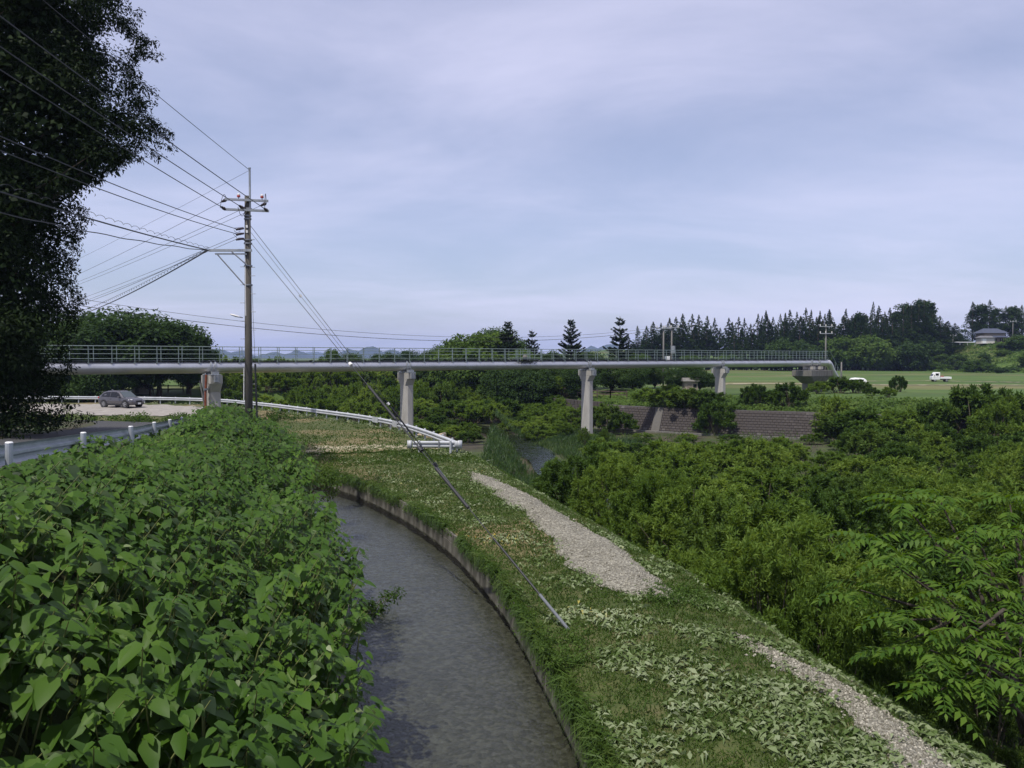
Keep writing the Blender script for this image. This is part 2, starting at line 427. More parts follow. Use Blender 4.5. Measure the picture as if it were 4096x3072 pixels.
M['shed_tan'] = plain('shed_tan', (0.30, 0.25, 0.20), 0.85)
M['drain'] = plain('drain_concrete', (0.12, 0.112, 0.10), 0.95)
M['trough'] = plain('trough_steel', (0.13, 0.14, 0.155), 0.7)
M['brownwall'] = plain('brown_wall', (0.20, 0.16, 0.13), 0.85)
M['red_board'] = plain('red_board', (0.35, 0.06, 0.04), 0.6)
# ------------------------------------------------------------------ lie of the land (camera is the origin, z up)
WC = np.array([  # canal wall (x, y), outer edge of the levee (x, y)
 (1.80, -20, 6.2, -20), (1.75, 0, 6.1, 0), (1.45, 7, 5.85, 7.5), (1.19, 9.7, 5.6, 9.64), (.96, 11.3, 5.15, 11.2), (.50, 14.1, 4.5, 14.3),
 (-.27, 17.9, 3.87, 18), (-1.8, 23.1, 2.4, 23.1), (-3.9, 28, 1.1, 28), (-6.6, 32.8, -.3, 33), (-9.3, 36, -1.5, 38), (-12.6, 39, -2.6, 42),
 (-17.5, 42, -6, 51), (-24, 45, -9.5, 58), (-32, 48, -16, 67), (-42, 50, -24, 77), (-54, 51, -33, 85), (-66, 52, -50, 89), (-100, 53, -90, 91)], float)

def resample(P, n_per):
    P = np.asarray(P, float); out = []
    for i in range(len(P) - 1):
        p0 = P[max(i - 1, 0)]; p1 = P[i]; p2 = P[i + 1]; p3 = P[min(i + 2, len(P) - 1)]
        for t in np.linspace(0, 1, n_per, endpoint=False):
            out.append(0.5 * ((2 * p1) + (-p0 + p2) * t + (2 * p0 - 5 * p1 + 4 * p2 - p3) * t * t + (-p0 + 3 * p1 - 3 * p2 + p3) * t ** 3))
    out.append(P[-1])
    return np.array(out)

LV = resample(WC, 26)                       # levee rows
LW, LC = LV[:, :2], LV[:, 2:]
def levee_z(i, u):
    """height of the levee / lawn between wall (u=0) and edge (u=1)"""
    W = LW[i]; C = LC[i]
    x = W[..., 0] + (C[..., 0] - W[..., 0]) * u; y = W[..., 1] + (C[..., 1] - W[..., 1]) * u
    near = 1 - sstep(30, 45, W[..., 1])
    z = -5.02 + 0.22 * near * np.sin(np.clip(u, 0, 1) * 2.6) + 0.045 * nz(x, y, 2.6, 3) + 0.02 * nz(x, y, 0.7, 4)
    return x, y, z

def strip_mesh(name, rows, mat, smooth=True):
    """rows: (n_rows, n_cols, 3)"""
    nr, nc = rows.shape[:2]
    idx = np.arange(nr * nc).reshape(nr, nc)
    F = np.stack([idx[:-1, :-1], idx[:-1, 1:], idx[1:, 1:], idx[1:, :-1]], -1).reshape(-1, 4)
    me = mesh_np(name, rows.reshape(-1, 3), F, smooth)
    return me

# --- levee and lawn sheet
NI = len(LV)
ii = np.arange(NI)
ucols = np.concatenate([np.linspace(0, 1, 44)])
rows = []
for u in ucols:
    x, y, z = levee_z(ii, np.full(NI, u))
    rows.append(np.stack([x, y, z], -1))
tang = np.gradient(LC, axis=0); tang /= np.linalg.norm(tang, axis=1)[:, None]
outn = np.stack([tang[:, 1], -tang[:, 0]], -1)          # pointing to the river
zc = rows[-1][:, 2]
for d, dz in ((0.35, -0.12), (1.1, -0.75), (2.2, -1.8), (3.3, -2.8), (4.3, -3.65), (5.5, -3.9)):
    p = LC + outn * d
    rows.append(np.stack([p[:, 0], p[:, 1], zc + dz + 0.10 * nz(p[:, 0], p[:, 1], 1.7, 6) * (d > .5)], -1))
levee_rows = np.stack(rows, 1)
tag(link('ground_levee', strip_mesh('ground_levee', levee_rows[:, ::-1], None), M['lawn']), kind='structure')

def levee_pt(i_f, u):
    i0 = np.clip(i_f.astype(int), 0, NI - 2); t = i_f - i0
    x0, y0, z0 = levee_z(i0, u); x1, y1, z1 = levee_z(i0 + 1, u)
    return x0 + (x1 - x0) * t, y0 + (y1 - y0) * t, z0 + (z1 - z0) * t

# --- canal
tw = np.gradient(LW, axis=0); tw /= np.linalg.norm(tw, axis=1)[:, None]
leftn = np.stack([-tw[:, 1], tw[:, 0]], -1)             # from the wall towards the left bank
CW = 3.45
canal_sel = np.where(LW[:, 0] > -30)[0]
def canal_strip(name, z, d0, d1, ncol, mat, uv=False, bumpy=0.0):
    r = []
    for d in np.linspace(d0, d1, ncol):
        p = LW[canal_sel] + leftn[canal_sel] * d
        zz = np.full(len(p), z) + bumpy * nz(p[:, 0], p[:, 1], 1.1, 9)
        r.append(np.stack([p[:, 0], p[:, 1], zz], -1))
    rows = np.stack(r, 1)[:, ::-1]
    me = strip_mesh(name, rows, None)
    if uv:
        s = np.concatenate([[0], np.cumsum(np.linalg.norm(np.diff(LW[canal_sel], axis=0), axis=1))])
        U = np.stack(np.broadcast_arrays(np.linspace(d1, d0, ncol)[None, :], s[:, None]), -1).reshape(-1, 2)
        lay = me.uv_layers.new(name='flow')
        li = np.zeros(len(me.loops), np.int32); me.loops.foreach_get('vertex_index', li)
        lay.data.foreach_set('uv', U[li].astype(np.float32).ravel())
    return tag(link(name, me, mat), kind='structure')
canal_strip('canal_bed', -5.95, -0.3, CW + 0.8, 16, M['bed'], bumpy=0.05)
canal_strip('canal_water', -5.60, -0.02, CW + 0.3, 16, M['water'], uv=True)

# canal wall: precast panels slotted between posts, one thing
wall = thing('canal_wall', 'weathered grey concrete retaining wall lining the far side of the canal', 'wall', (LW[60][0], LW[60][1], -6.0))
s_w = np.concatenate([[0], np.cumsum(np.linalg.norm(np.diff(LW, axis=0), axis=1))])
def wall_at(s):
    return np.array([np.interp(s, s_w, LW[:, 0]), np.interp(s, s_w, LW[:, 1])])
s0 = float(np.interp(4.0, LW[:, 1], s_w)); s1 = float(np.interp(-26.0, -LW[::-1, 0][::-1] * -1, s_w)) if False else float(s_w[np.argmax(LW[:, 0] < -26)])
me_post = MB().box((0, 0, 0), (0.16, 0.14, .62)).mesh('post'); me_post.materials.append(M['wallpanel'])
step = 1.05
rngw = random.Random(5)
k = 0
s = s0
while s < s1:
    a = wall_at(s); b = wall_at(s + step); d = (b - a); L = float(np.linalg.norm(d)); d = d / L; n = np.array([-d[1], d[0]])
    rz = math.atan2(d[1], d[0])
    c = a + d * 0.5 * L
    for lv, (zc_, hh, off) in enumerate(((-5.16, 0.26, 0.03), (-5.47, 0.33, 0.05))):
        mbp = MB().box((0, 0, 0), (L - 0.10, 0.07, hh))
        o = link('panel', mbp.mesh('panel'), M['wallpanel'], wall)
        o.location = Vector((c[0] + n[0] * (off - rngw.uniform(0, .02)), c[1] + n[1] * (off - rngw.uniform(0, .02)), zc_ + rngw.uniform(-.01, .01))) - wall.location
        o.rotation_euler = (rngw.uniform(-.03, .03), 0, rz)
    o = link('post', me_post, None, wall)
    o.location = Vector((a[0] + n[0] * 0.012, a[1] + n[1] * 0.012, -5.36 + rngw.uniform(-.03, .03))) - wall.location
    o.rotation_euler = (0, rngw.uniform(-.02, .02), rz)
    s += step; k += 1

# --- left bank: slope, road, ground beyond
LGn = np.array([  # left canal edge, guardrail line
 (-1.6, -20, -5.5, -20), (-1.68, 0, -6.0, 0), (-2.2, 9.2, -7.4, 9.5), (-2.9, 13.3, -8.5, 13.4), (-3.6, 16.8, -9.6, 18), (-5.05, 21.6, -10.7, 22.8),
 (-6.9, 26.3, -12.3, 28), (-9.4, 30.6, -13.9, 33.5), (-11.8, 33.4, -16, 40), (-15, 36.5, -19, 47), (-22, 41, -25, 56), (-30, 52, -34, 62)], float)
LG = resample(LGn, 12)
def road_z(y):
    return np.maximum(-1.5 - 0.055 * y, -5.0)
def left_pt(i, u):
    """u 0 canal edge .. 1 guardrail line .. >1 metres beyond on the road side"""
    L = LG[i, :2]; Gp = LG[i, 2:]
    zr = road_z(Gp[..., 1])
    t = np.clip(u, 0, 1)
    x = L[..., 0] + (Gp[..., 0] - L[..., 0]) * t; y = L[..., 1] + (Gp[..., 1] - L[..., 1]) * t
    z = -5.05 + (zr - 0.02 + 5.05) * sstep(0.0, 0.95, t)
    return x, y, z
rows = []
iL = np.arange(len(LG))
Lpts = LG[:, :2]
rows.append(np.stack([Lpts[:, 0] + .02, Lpts[:, 1], np.full(len(LG), -6.2)], -1))
for u in np.linspace(0, 1, 14):
    x, y, z = left_pt(iL, np.full(len(LG), u)); z = z + 0.05 * nz(x, y, 1.5, 11) * (u < .95)
    rows.append(np.stack([x, y, z], -1))
zr = road_z(LG[:, 3])
for d in (0.5, 7.2, 8.0, 12, 20, 35, 60, 90):
    x = LG[:, 2] - d * 0.94; y = LG[:, 3] + d * 0.3
    rows.append(np.stack([x, y, zr - (0.0 if d < 7.5 else 0.1) + (0.1 * nz(x, y, 5, 12) if d > 7.5 else 0)], -1))
tag(link('ground_left_bank', strip_mesh('ground_left_bank', np.stack(rows, 1), None), M['soil']), kind='structure')
rr = []
for d in np.linspace(0.7, 7.0, 8):
    x = LG[:, 2] - d * 0.94; y = LG[:, 3] + d * 0.3
    rr.append(np.stack([x, y, zr + 0.012], -1))
tag(link('road', strip_mesh('road', np.stack(rr, 1), None), M['asphalt']), kind='structure')
lft = MB()
for i in range(0, len(LG) - 1):
    a, b = LG[i, :2], LG[i + 1, :2]
    d = b - a; L = np.linalg.norm(d)
    lft.box(((a[0] + b[0]) / 2 + .03, (a[1] + b[1]) / 2, -5.55), (L, 0.16, 1.1), Matrix.Rotation(math.atan2(d[1], d[0]), 3, 'Z'))
tag(lft.part('canal_wall', M['wallpanel']), 'concrete canal wall on the knotweed side, mostly hidden by leaves', 'wall')

# --- terrain beyond: riverbed, far bank, field, hill
BK = np.array([(200, 10), (120, 40), (60, 67), (33, 82.8), (22.5, 88), (12.5, 96), (6, 110), (0, 126), (-14, 131), (-26, 128), (-40, 110), (-70, 105), (-300, 100)], float)
BKR = resample(BK, 8)
def seg_sd(x, y, P):
    """signed distance to the far-bank line, positive on the land side"""
    best = np.full(x.shape, 1e9); sg = np.zeros(x.shape)
    for a, b in zip(P[:-1], P[1:]):
        d = b - a; L2 = d @ d
        t = np.clip(((x - a[0]) * d[0] + (y - a[1]) * d[1]) / L2, 0, 1)
        dx = x - (a[0] + d[0] * t); dy = y - (a[1] + d[1] * t)
        dd = dx * dx + dy * dy
        cr = d[0] * (y - a[1]) - d[1] * (x - a[0])
        m = dd < best
        best = np.where(m, dd, best); sg = np.where(m, np.sign(-cr), sg)
    return np.sqrt(best) * sg
HA, HB = np.array((135., 290.)), np.array((170., 190.))
def hill_d(x, y):
    d = (HB - HA) / np.linalg.norm(HB - HA); n = np.array((-d[1], d[0]))
    return (x - HA[0]) * n[0] + (y - HA[1]) * n[1]
def ground_z(x, y):
    x = np.asarray(x, float); y = np.asarray(y, float)
    sd = seg_sd(x, y, BKR)
    right = sstep(4, 14, x)
    top = np.where(right > .5, -5.75, -5.3)
    land = top + (-4.6 - top) * sstep(1.5, 12, sd)
    bed = -8.45 + 0.18 * nz(x, y, 9, 21)
    w = 5.0 * (1 - right) + 1.2 * right
    z = bed + (land - bed) * sstep(-0.5 * w, 0.5 * w, sd)
    z = z + 9.6 * sstep(-2, 30, hill_d(x, y)) * (y > 120) * (x > 60)
    z = z + sstep(14, 40, sd) * 0.22 * nz(x, y, 60, 22)
    behind = sstep(40, 10, y) * sstep(120, 160, x)
    return z
az = np.concatenate([np.arange(-180, -56, 6.0), np.arange(-56, 56, 0.45), np.arange(56, 180, 6.0)])
rad = np.concatenate([[2.0], np.geomspace(4, 420, 210), np.geomspace(450, 14000, 28)])
A, Rr = np.meshgrid(np.radians(az), rad)
X = np.sin(A) * Rr; Y = np.cos(A) * Rr
Z = ground_z(X, Y)
# beneath the levee, the lawn and the left bank the sheet lies lower and is covered by theirs
poly = np.concatenate([LC[:, :], [(-400, 95), (-400, -40), (6.2, -40)]])
def inside(x, y, P):
    c = np.zeros(x.shape, bool); j = len(P) - 1
    for i in range(len(P)):
        xi, yi = P[i]; xj, yj = P[j]
        cond = ((yi > y) != (yj > y)) & (x < (xj - xi) * (y - yi) / (yj - yi + 1e-12) + xi)
        c ^= cond; j = i
    return c
Z = np.where(inside(X, Y, poly), -8.9, Z)
nr, nc = X.shape
idx = np.arange(nr * nc).reshape(nr, nc); idn = np.roll(idx, -1, axis=1)
F = np.stack([idx[:-1], idx[1:], idn[1:], idn[:-1]], -1).reshape(-1, 4)
me = mesh_np('ground', np.stack([X, Y, Z], -1).reshape(-1, 3), F, True)
me.materials.append(M['ground']); me.materials.append(M['riverbed'])
sdv = seg_sd(X, Y, BKR)[:-1].ravel() < -0.2
me.polygons.foreach_set('material_index', sdv.astype(np.int32))
tag(link('ground', me), kind='structure')

# far hills
def hills(name, D, peaks, seed, mat):
    xs = np.linspace(-0.9 * D, 0.95 * D, 420); ys = np.linspace(-0.13 * D, 0.13 * D, 26)
    XX, YY = np.meshgrid(xs, ys)
    prof = np.zeros_like(xs)
    for px, py, w in peaks:
        cx = (px - 512) / FPX * D; h = (HORIZ - py) / FPX * D; ww = w / FPX * D
        prof = np.maximum(prof, h * np.exp(-np.abs((xs - cx) / ww) ** 1.7))
    ZZ = prof[None, :] * np.exp(-(YY / (0.055 * D)) ** 2) * (1 + 0.10 * nz(XX, YY, D * .03, seed)) + 0.0011 * D * nz(XX, YY, D * .011, seed + 1) * np.exp(-(YY / (0.06 * D)) ** 2) - 0.003 * D
    V = np.stack([XX, YY + D, ZZ], -1).reshape(-1, 3)
    n0, n1 = XX.shape; ix = np.arange(n0 * n1).reshape(n0, n1)
    Fq = np.stack([ix[:-1, :-1], ix[:-1, 1:], ix[1:, 1:], ix[1:, :-1]], -1).reshape(-1, 4)
    tag(link(name, mesh_np(name, V, Fq, True), mat), kind='structure')
hills('hills_near', 4300, [(175, 346, 40), (215, 346, 22), (240, 349, 14), (275, 350, 16), (298, 348, 10), (352, 348, 22), (370, 343.5, 16), (392, 347, 14), (555, 351, 20), (590, 345, 18), (610, 341.5, 22), (650, 343, 40), (60, 344, 70), (760, 344, 80), (900, 342, 90), (1050, 341, 80)], 31, M['mountain'])
hills('hills_far', 6500, [(230, 352, 60), (310, 350, 40), (440, 352, 60), (520, 351, 50), (100, 350, 60), (700, 350, 90), (950, 350, 90)], 35, M['mountain'])

# river water: winding sheet in the bed
RV = resample(np.array([(-60, 101), (-34, 106), (-16, 103), (-5, 95), (0.2, 78), (2.2, 66), (4.2, 52), (8, 40), (15, 28), (30, 12)], float), 10)
tg = np.gradient(RV, axis=0); tg /= np.linalg.norm(tg, axis=1)[:, None]; ln = np.stack([-tg[:, 1], tg[:, 0]], -1)
rw = []
for d in np.linspace(-1, 1, 9):
    wdt = 1.8 + 0.6 * nz(RV[:, 0], RV[:, 1], 13, 41)
    p = RV + ln * (d * wdt)[:, None]
    rw.append(np.stack([p[:, 0], p[:, 1], np.full(len(p), -8.17)], -1))
rw = np.stack(rw, 1)
if np.cross(rw[1, 0] - rw[0, 0], rw[0, 1] - rw[0, 0])[2] > 0: rw = rw[:, ::-1]
me = strip_mesh('river', rw, None)
lay = me.uv_layers.new(name='flow'); li = np.zeros(len(me.loops), np.int32); me.loops.foreach_get('vertex_index', li)
lay.data.foreach_set('uv', (rw.reshape(-1, 3)[li][:, :2] * np.array([1.0, 1.0])).astype(np.float32).ravel())
tag(link('river', me, M['river']), kind='structure')
def river_d(x, y):
    P = RV
    return np.sqrt(np.min((x[..., None] - P[:, 0]) ** 2 + (y[..., None] - P[:, 1]) ** 2, -1))

# --- sheets laid on the ground: parking lot, field tracks
def patch(name, outline, zf, mat, dz, step, jag):
    o = np.array(outline, float); x0, y0 = o.min(0); x1, y1 = o.max(0)
    xs = np.arange(x0, x1 + step, step); ys = np.arange(y0, y1 + step, step)
    XX, YY = np.meshgrid(xs, ys)
    cxs = XX[:-1, :-1] + step / 2; cys = YY[:-1, :-1] + step / 2
    ins = inside(cxs + jag * nz(cxs, cys, 3.0, 51) + .5 * jag * nz(cxs, cys, 1.0, 52), cys + jag * nz(cxs, cys, 2.4, 53), o)
    ix = np.arange(XX.size).reshape(XX.shape)
    Fq = np.stack([ix[:-1, :-1], ix[:-1, 1:], ix[1:, 1:], ix[1:, :-1]], -1)[ins]
    used = np.unique(Fq); rem = np.zeros(XX.size, int); rem[used] = np.arange(len(used))
    V = np.stack([XX, YY, zf(XX, YY) + dz], -1).reshape(-1, 3)[used]
    tag(link(name, mesh_np(name, V, rem[Fq], True), mat), kind='structure')
def lawn_z(x, y):
    return -5.02 + 0.045 * nz(x, y, 2.6, 3) + 0.02 * nz(x, y, 0.7, 4)
patch('parking_lot', [(-75, 73), (-40, 70), (-30, 68), (-25, 66), (-23.4, 69), (-25, 73), (-29.5, 79), (-36, 83.5), (-50, 85.5), (-75, 86)], lawn_z, M['lot'], 0.05, 0.5, 0.9)
patch('gravel_track', [(-10.5, 42.0), (-4.2, 41.0), (-2.7, 42.4), (-4.4, 44.6), (-7.0, 45.4), (-11, 44.6)], lawn_z, M['track'], 0.05, 0.16, 0.45)
patch('field_track', [(22, 128), (60, 131), (100, 130), (150, 124), (150, 126.2), (100, 132.4), (60, 133.4), (22, 130.5)], ground_z, M['track'], 0.06, 0.8, 0.6)
patch('field_track', [(20, 150), (70, 152), (140, 150), (190, 143), (190, 144.4), (140, 151.3), (70, 153), (20, 151.2)], ground_z, M['track'], 0.06, 0.8, 0.5)

# gravel path on the levee, heaped a little
PTH = np.array([(8.5, .70, .90), (9.55, .73, .92), (10.4, .79, .955), (11.43, .84, .985), (12.6, .83, .955), (13.3, .81, .90), (13.8, .83, .845), (14.2, .82, .822), (15.4, .76, .762), (15.8, .55, .78), (16.3, .47, .80), (17.0, .43, .80), (18.4, .40, .80), (20.9, .51, .90), (24, .61, .88), (27.4, .64, .93), (31.4, .71, .88), (34, .80, .82)])
yy = np.linspace(8.5, 34, 260)
ul = np.interp(yy, PTH[:, 0], PTH[:, 1]); ur = np.interp(yy, PTH[:, 0], PTH[:, 2])
ul = ul + 0.020 * nz(yy, yy * 0, 1.7, 61) + .012 * nz(yy, yy * 0, .4, 63); ur = ur + 0.014 * nz(yy, yy * 0, 1.3, 62) + .008 * nz(yy, yy * 0, .4, 64)
iy = np.interp(yy, LW[:, 1][:280], np.arange(280))
rws = []
for t in np.linspace(0, 1, 15):
    x, y, z = levee_pt(iy, ul + (ur - ul) * t)
    rws.append(np.stack([x, y, z + 0.012 + 0.13 * math.sin(math.pi * t) ** 0.8 * np.clip((ur - ul) / .4, .15, 1) + 0.012 * nz(x, y, .35, 65)], -1))
path_rows = np.stack(rws, 1)
path_rows[(ur - ul) < .03, :, 2] -= .08                 # the strip dips under the turf where greenery breaks it
tag(link('gravel_path', strip_mesh('gravel_path', path_rows[:, ::-1], None), M['gravel']), kind='structure')
# ------------------------------------------------------------------ pipe bridge
PD = Vector((0.805, 0.593, 0)).normalized(); PN = Vector((0.593, -0.805, 0)).normalized()   # along the pipe; towards the camera side
PA = Vector((-30.5, 55.8, -0.76)); PR = 0.45
def pp(s, n=0.0, z=0.0):
    return PA + PD * s + PN * n + Vector((0, 0, z))
S0, S1 = -16.0, 91.6
bridge = thing('pipe_bridge', 'long silver water pipe with a railed walkway on top crossing the river', 'pipe bridge', pp(26.2, 0, -5.5))
pb = MB()
seg = np.arange(S0, S1, 5.5)
for i, sa in enumerate(seg):
    sb = min(sa + 5.5, S1)
    MB().tube([pp(sa), pp(sb)], PR, 40, cap=False).part('pipe_section', M['pipe'], bridge, smooth=True)
    if i: MB().tube([pp(sa - .03), pp(sa + .03)], PR + .008, 40).part('weld_band', M['pipe'], bridge, smooth=False)
dn = (PD * 0.70 + Vector((0, 0, -0.72))).normalized()
elb = [pp(S1)] + [pp(S1 + .25 + .25 * k, 0, -0.06 * k * k) for k in range(1, 5)]
lastp = elb[-1]
elb += [lastp + dn * 1.2, lastp + dn * 4.4]
MB().tube(elb, PR, 40).part('sloping_section', M['pipe'], bridge, smooth=True)
# walkway
zt = PR
MB().box(pp((S0 + S1) / 2, 0, zt + .06), (S1 - S0, 0.66, 0.035), Matrix.Rotation(math.atan2(PD.y, PD.x), 3, 'Z')).part('walkway', M['grating'], bridge)
RZ = math.atan2(PD.y, PD.x)
me_rp = MB().box((0, 0, 0.60), (0.045, 0.045, 1.2)).box((0, 0, 0.02), (0.12, 0.10, 0.05)).mesh('post'); me_rp.materials.append(M['handrail'])
me_br = MB().box((0, 0, 0), (0.05, 0.74, 0.07)).mesh('walkway_bracket'); me_br.materials.append(M['grating'])
for side in (1, -1):
    for h, r_ in ((1.12, .028), (0.87, .020), (0.56, .020), (0.22, .020)):
        a = S0
        MB().tube([pp(S0, side * .40, zt + h), pp(S1 - .3, side * .40, zt + h)], r_, 6).part('rail', M['handrail'], bridge)
    s = S0 + (0.3 if side > 0 else 0.75)
    while s < S1:
        o = link('post', me_rp, None, bridge); o.location = pp(s, side * .40, zt - .09) - bridge.location; o.rotation_euler = (0, 0, RZ)
        s += 1.5
s = S0 + .3
while s < S1:
    o = link('walkway_bracket', me_br, None, bridge); o.location = pp(s, 0, zt + .005) - bridge.location; o.rotation_euler = (0, 0, RZ)
    s += 3.0
# sloping stair rail at the end
for side in (1, -1):
    MB().tube([pp(S1 + .3, side * .4, zt + 1.1), lastp + dn * 3.6 + PN * side * .4 + Vector((0, 0, 1.3))], .026, 6).part('rail', M['handrail'], bridge)
    for k in range(4):
        q = lastp + dn * (0.4 + k * .9) + PN * side * .4 + Vector((0, 0, .3))
        MB().tube([q, q + Vector((0, 0, 1.05))], .024, 6).part('post', M['handrail'], bridge)
# air valve with a bulged platform
sv = 39.5
av = MB().tube([pp(sv, 0, .4), pp(sv, 0, .75)], .20, 16).tube([pp(sv, 0, .75), pp(sv, 0, .80)], .30, 16).tube([pp(sv, 0, .80), pp(sv, 0, 1.0)], [.24, .16], 16).tube([pp(sv, 0, 1.0), pp(sv, 0, 1.12)], [.08, .08], 10)
av.part('air_valve', M['concrete_dark'], bridge, smooth=False)
MB().box(pp(sv, 0, zt + .11), (1.9, 1.9, 0.05), Matrix.Rotation(RZ, 3, 'Z')).part('valve_platform', M['grating'], bridge)
for ds in (-1.3, -.45, .45, 1.3):
    for side in (1, -1):
        MB().tube([pp(sv + ds * .6, side * .42, .1), pp(sv + ds, side * .95, zt + .10)], .035, 6).part('platform_strut', M['metal'], bridge)
        MB().tube([pp(sv + ds, side * .95, zt + .1), pp(sv + ds, side * .95, zt + 1.14)], .024, 6).part('post', M['handrail'], bridge)
for side in (1, -1):
    for h in (1.12, .6, .25):
        MB().tube([pp(sv - 1.3, side * .95, zt + h), pp(sv + 1.3, side * .95, zt + h)], .02, 6).part('rail', M['handrail'], bridge)

# piers
def oct_ring(s, hn, hp, z, ch=0.22):
    pts = []
    for a, b in ((hn, hp - ch), (hn - ch, hp), (-hn + ch, hp), (-hn, hp - ch), (-hn, -hp + ch), (-hn + ch, -hp), (hn - ch, -hp), (hn, -hp + ch)):
        p = pp(s, a, 0) + PD * b; p.z = z; pts.append(p)
    return pts
def pier(s, zb, k, label):
    r = thing('bridge_pier', label, 'pier', (pp(s).x, pp(s).y, zb), group='concrete piers under the pipe')
    zc_ = PA.z - PR - 0.17
    hn, hp = .62 * k, .42 * k
    MB().loft([oct_ring(s, hn * 1.05, hp * 1.05, zb - .6, .2 * k), oct_ring(s, hn, hp, zc_ - 1.08 * k, .2 * k)]).part('shaft', M['concrete'], r)
    MB().loft([oct_ring(s, hn * .97, hp * .95, zc_ - 1.075 * k, .12 * k), oct_ring(s, .95 * k, hp * .98, zc_ - .52 * k, .10)]).part('flare', M['concrete'], r)
    MB().loft([oct_ring(s, .98 * k, hp, zc_ - .515 * k, .08), oct_ring(s, .98 * k, hp, zc_, .08)]).part('cap', M['concrete'], r)
    for ds in (-.16, .16):
        # saddle ring clamped round the pipe
        ro = []; n = 28
        for a in range(n):
            t = 2 * math.pi * a / n
            c_, s_ = math.cos(t), math.sin(t)
            ro.append((c_, s_))
        rings = []
        for rr_, dd in ((PR + .004, -.06), (PR + .085, -.06), (PR + .085, .06), (PR + .004, .06)):
            rings.append([pp(s + ds + dd, c_ * rr_, s_ * rr_) for c_, s_ in ro])
        MB().loft(rings + [rings[0]], cap=False).part('saddle_ring', M['steel'], r)
    MB().box(pp(s, 0, -PR - .11), (.75, 2.05 * k, .06), Matrix.Rotation(RZ, 3, 'Z')).part('bearing_plate', M['steel'], r)
    for sg in (1, -1):
        MB().box(pp(s, sg * (.98 * k + .13), -PR - .42), (.42, .20, .50), Matrix.Rotation(RZ, 3, 'Z')).part('anchor_bracket', M['steel'], r)
        MB().box(pp(s, sg * .72 * k, -PR + .02), (.50, .36, .20), Matrix.Rotation(RZ, 3, 'Z')).part('bearing_block', M['steel'], r)
        for q in (-.12, .12):
            MB().tube([pp(s + q, sg * (.98 * k + .25), -PR - .60), pp(s + q, sg * (.98 * k + .25), -PR - .12)], .028, 6).part('bolt', M['metal'], r)
    return r
p1 = pier(9.3, -5.1, 1.18, 'stout concrete pier with a rust-red drain pipe beside the parking area')
pier(26.2, -8.0, 1.0, 'tall concrete pier standing behind the bend of the white guardrail')
pier(47.7, -8.5, 1.0, 'tall pale concrete pier rising out of the willow bushes at mid river')
pier(69.2, -5.0, .98, 'short concrete pier on the far bank above the block revetment')
MB().tube([pp(9.3 - .62, .75, -.55), pp(9.3 - .70, .78, -2.0), pp(9.3 - .72, .80, -4.6)], .085, 10).part('drain_pipe', M['rust'], p1)
MB().tube([pp(9.3 - .95, .2, -1.0), pp(9.3 - .72, .5, -2.9)], .06, 8).part('guard_tube', M['pole_light'], p1)
MB().box(pp(9.3 - .66, .78, -1.65), (.3, .2, .14), Matrix.Rotation(RZ, 3, 'Z')).part('pipe_clamp', M['metal'], p1)
# abutment at the far end
ab = thing('bridge_abutment', 'flared concrete abutment where the pipe bends down into the field', 'abutment', (pp(89).x, pp(89).y, -5.0))
MB().loft([oct_ring(88.6, 1.0, 1.3, -5.6, .2), oct_ring(88.6, 1.0, 1.3, -3.5, .2)]).part('base', M['concrete_dark'], ab)
MB().loft([oct_ring(88.4, 1.0, 1.2, -3.5, .15), oct_ring(88.4, 1.5, 2.6, -2.5, .15)]).part('flare', M['concrete_dark'], ab)
MB().loft([oct_ring(88.4, 1.5, 2.6, -2.495, .12), oct_ring(88.4, 1.5, 2.6, -1.75, .12)]).part('cap', M['concrete_dark'], ab)
for ds in (87.6, 89.4):
    MB().box(pp(ds, 0, -PR - .22), (.6, 1.5, .4), Matrix.Rotation(RZ, 3, 'Z')).part('bearing_block', M['concrete'], ab)
    for e in (-.1, .1):
        rings = []
        for rr_, dd in ((PR + .004, -.05), (PR + .085, -.05), (PR + .085, .05), (PR + .004, .05)):
            rings.append([pp(ds + e + dd, math.cos(t) * rr_, math.sin(t) * rr_) for t in np.linspace(0, 2 * math.pi, 28, endpoint=False)])
        MB().loft(rings + [rings[0]], cap=False).part('saddle_ring', M['steel'], ab)

# ------------------------------------------------------------------ guardrails
def wbeam(pts, z_top, mat, root, name='beam', face=1, h=0.35):
    """corrugated beam along a polyline; face +1 bulges to the left of travel"""
    prof = [(0, 0), (.045, -.025), (.085, -.06), (.085, -.11), (.02, -.15), (.02, -.20), (.085, -.24), (.085, -.29), (.045, -.325), (0, -.35)]
    P = np.array(pts, float); t = np.gradient(P, axis=0); t /= np.linalg.norm(t, axis=1)[:, None]; n = np.stack([-t[:, 1], t[:, 0]], -1) * face
    zt_ = np.asarray(z_top, float) + np.zeros(len(P))
    V = []; F = []
    m = len(prof)
    for i in range(len(P)):
        for th in (0, .004):
            for a, b in prof:
                V.append(Vector((P[i, 0] + n[i, 0] * (a - th), P[i, 1] + n[i, 1] * (a - th), zt_[i] + b)))
    for i in range(len(P) - 1):
        for th in (0, 1):
            for k in range(m - 1):
                q = i * 2 * m + th * m + k
                F.append((q, q + 1, q + 1 + 2 * m, q + 2 * m))
        for k in (0, m - 1):
            q = i * 2 * m + k; F.append((q, q + m, q + 3 * m, q + 2 * m))
    mb = MB(); mb.add(V, F)
    o = mb.part(name, mat, root, smooth=False)
    return o
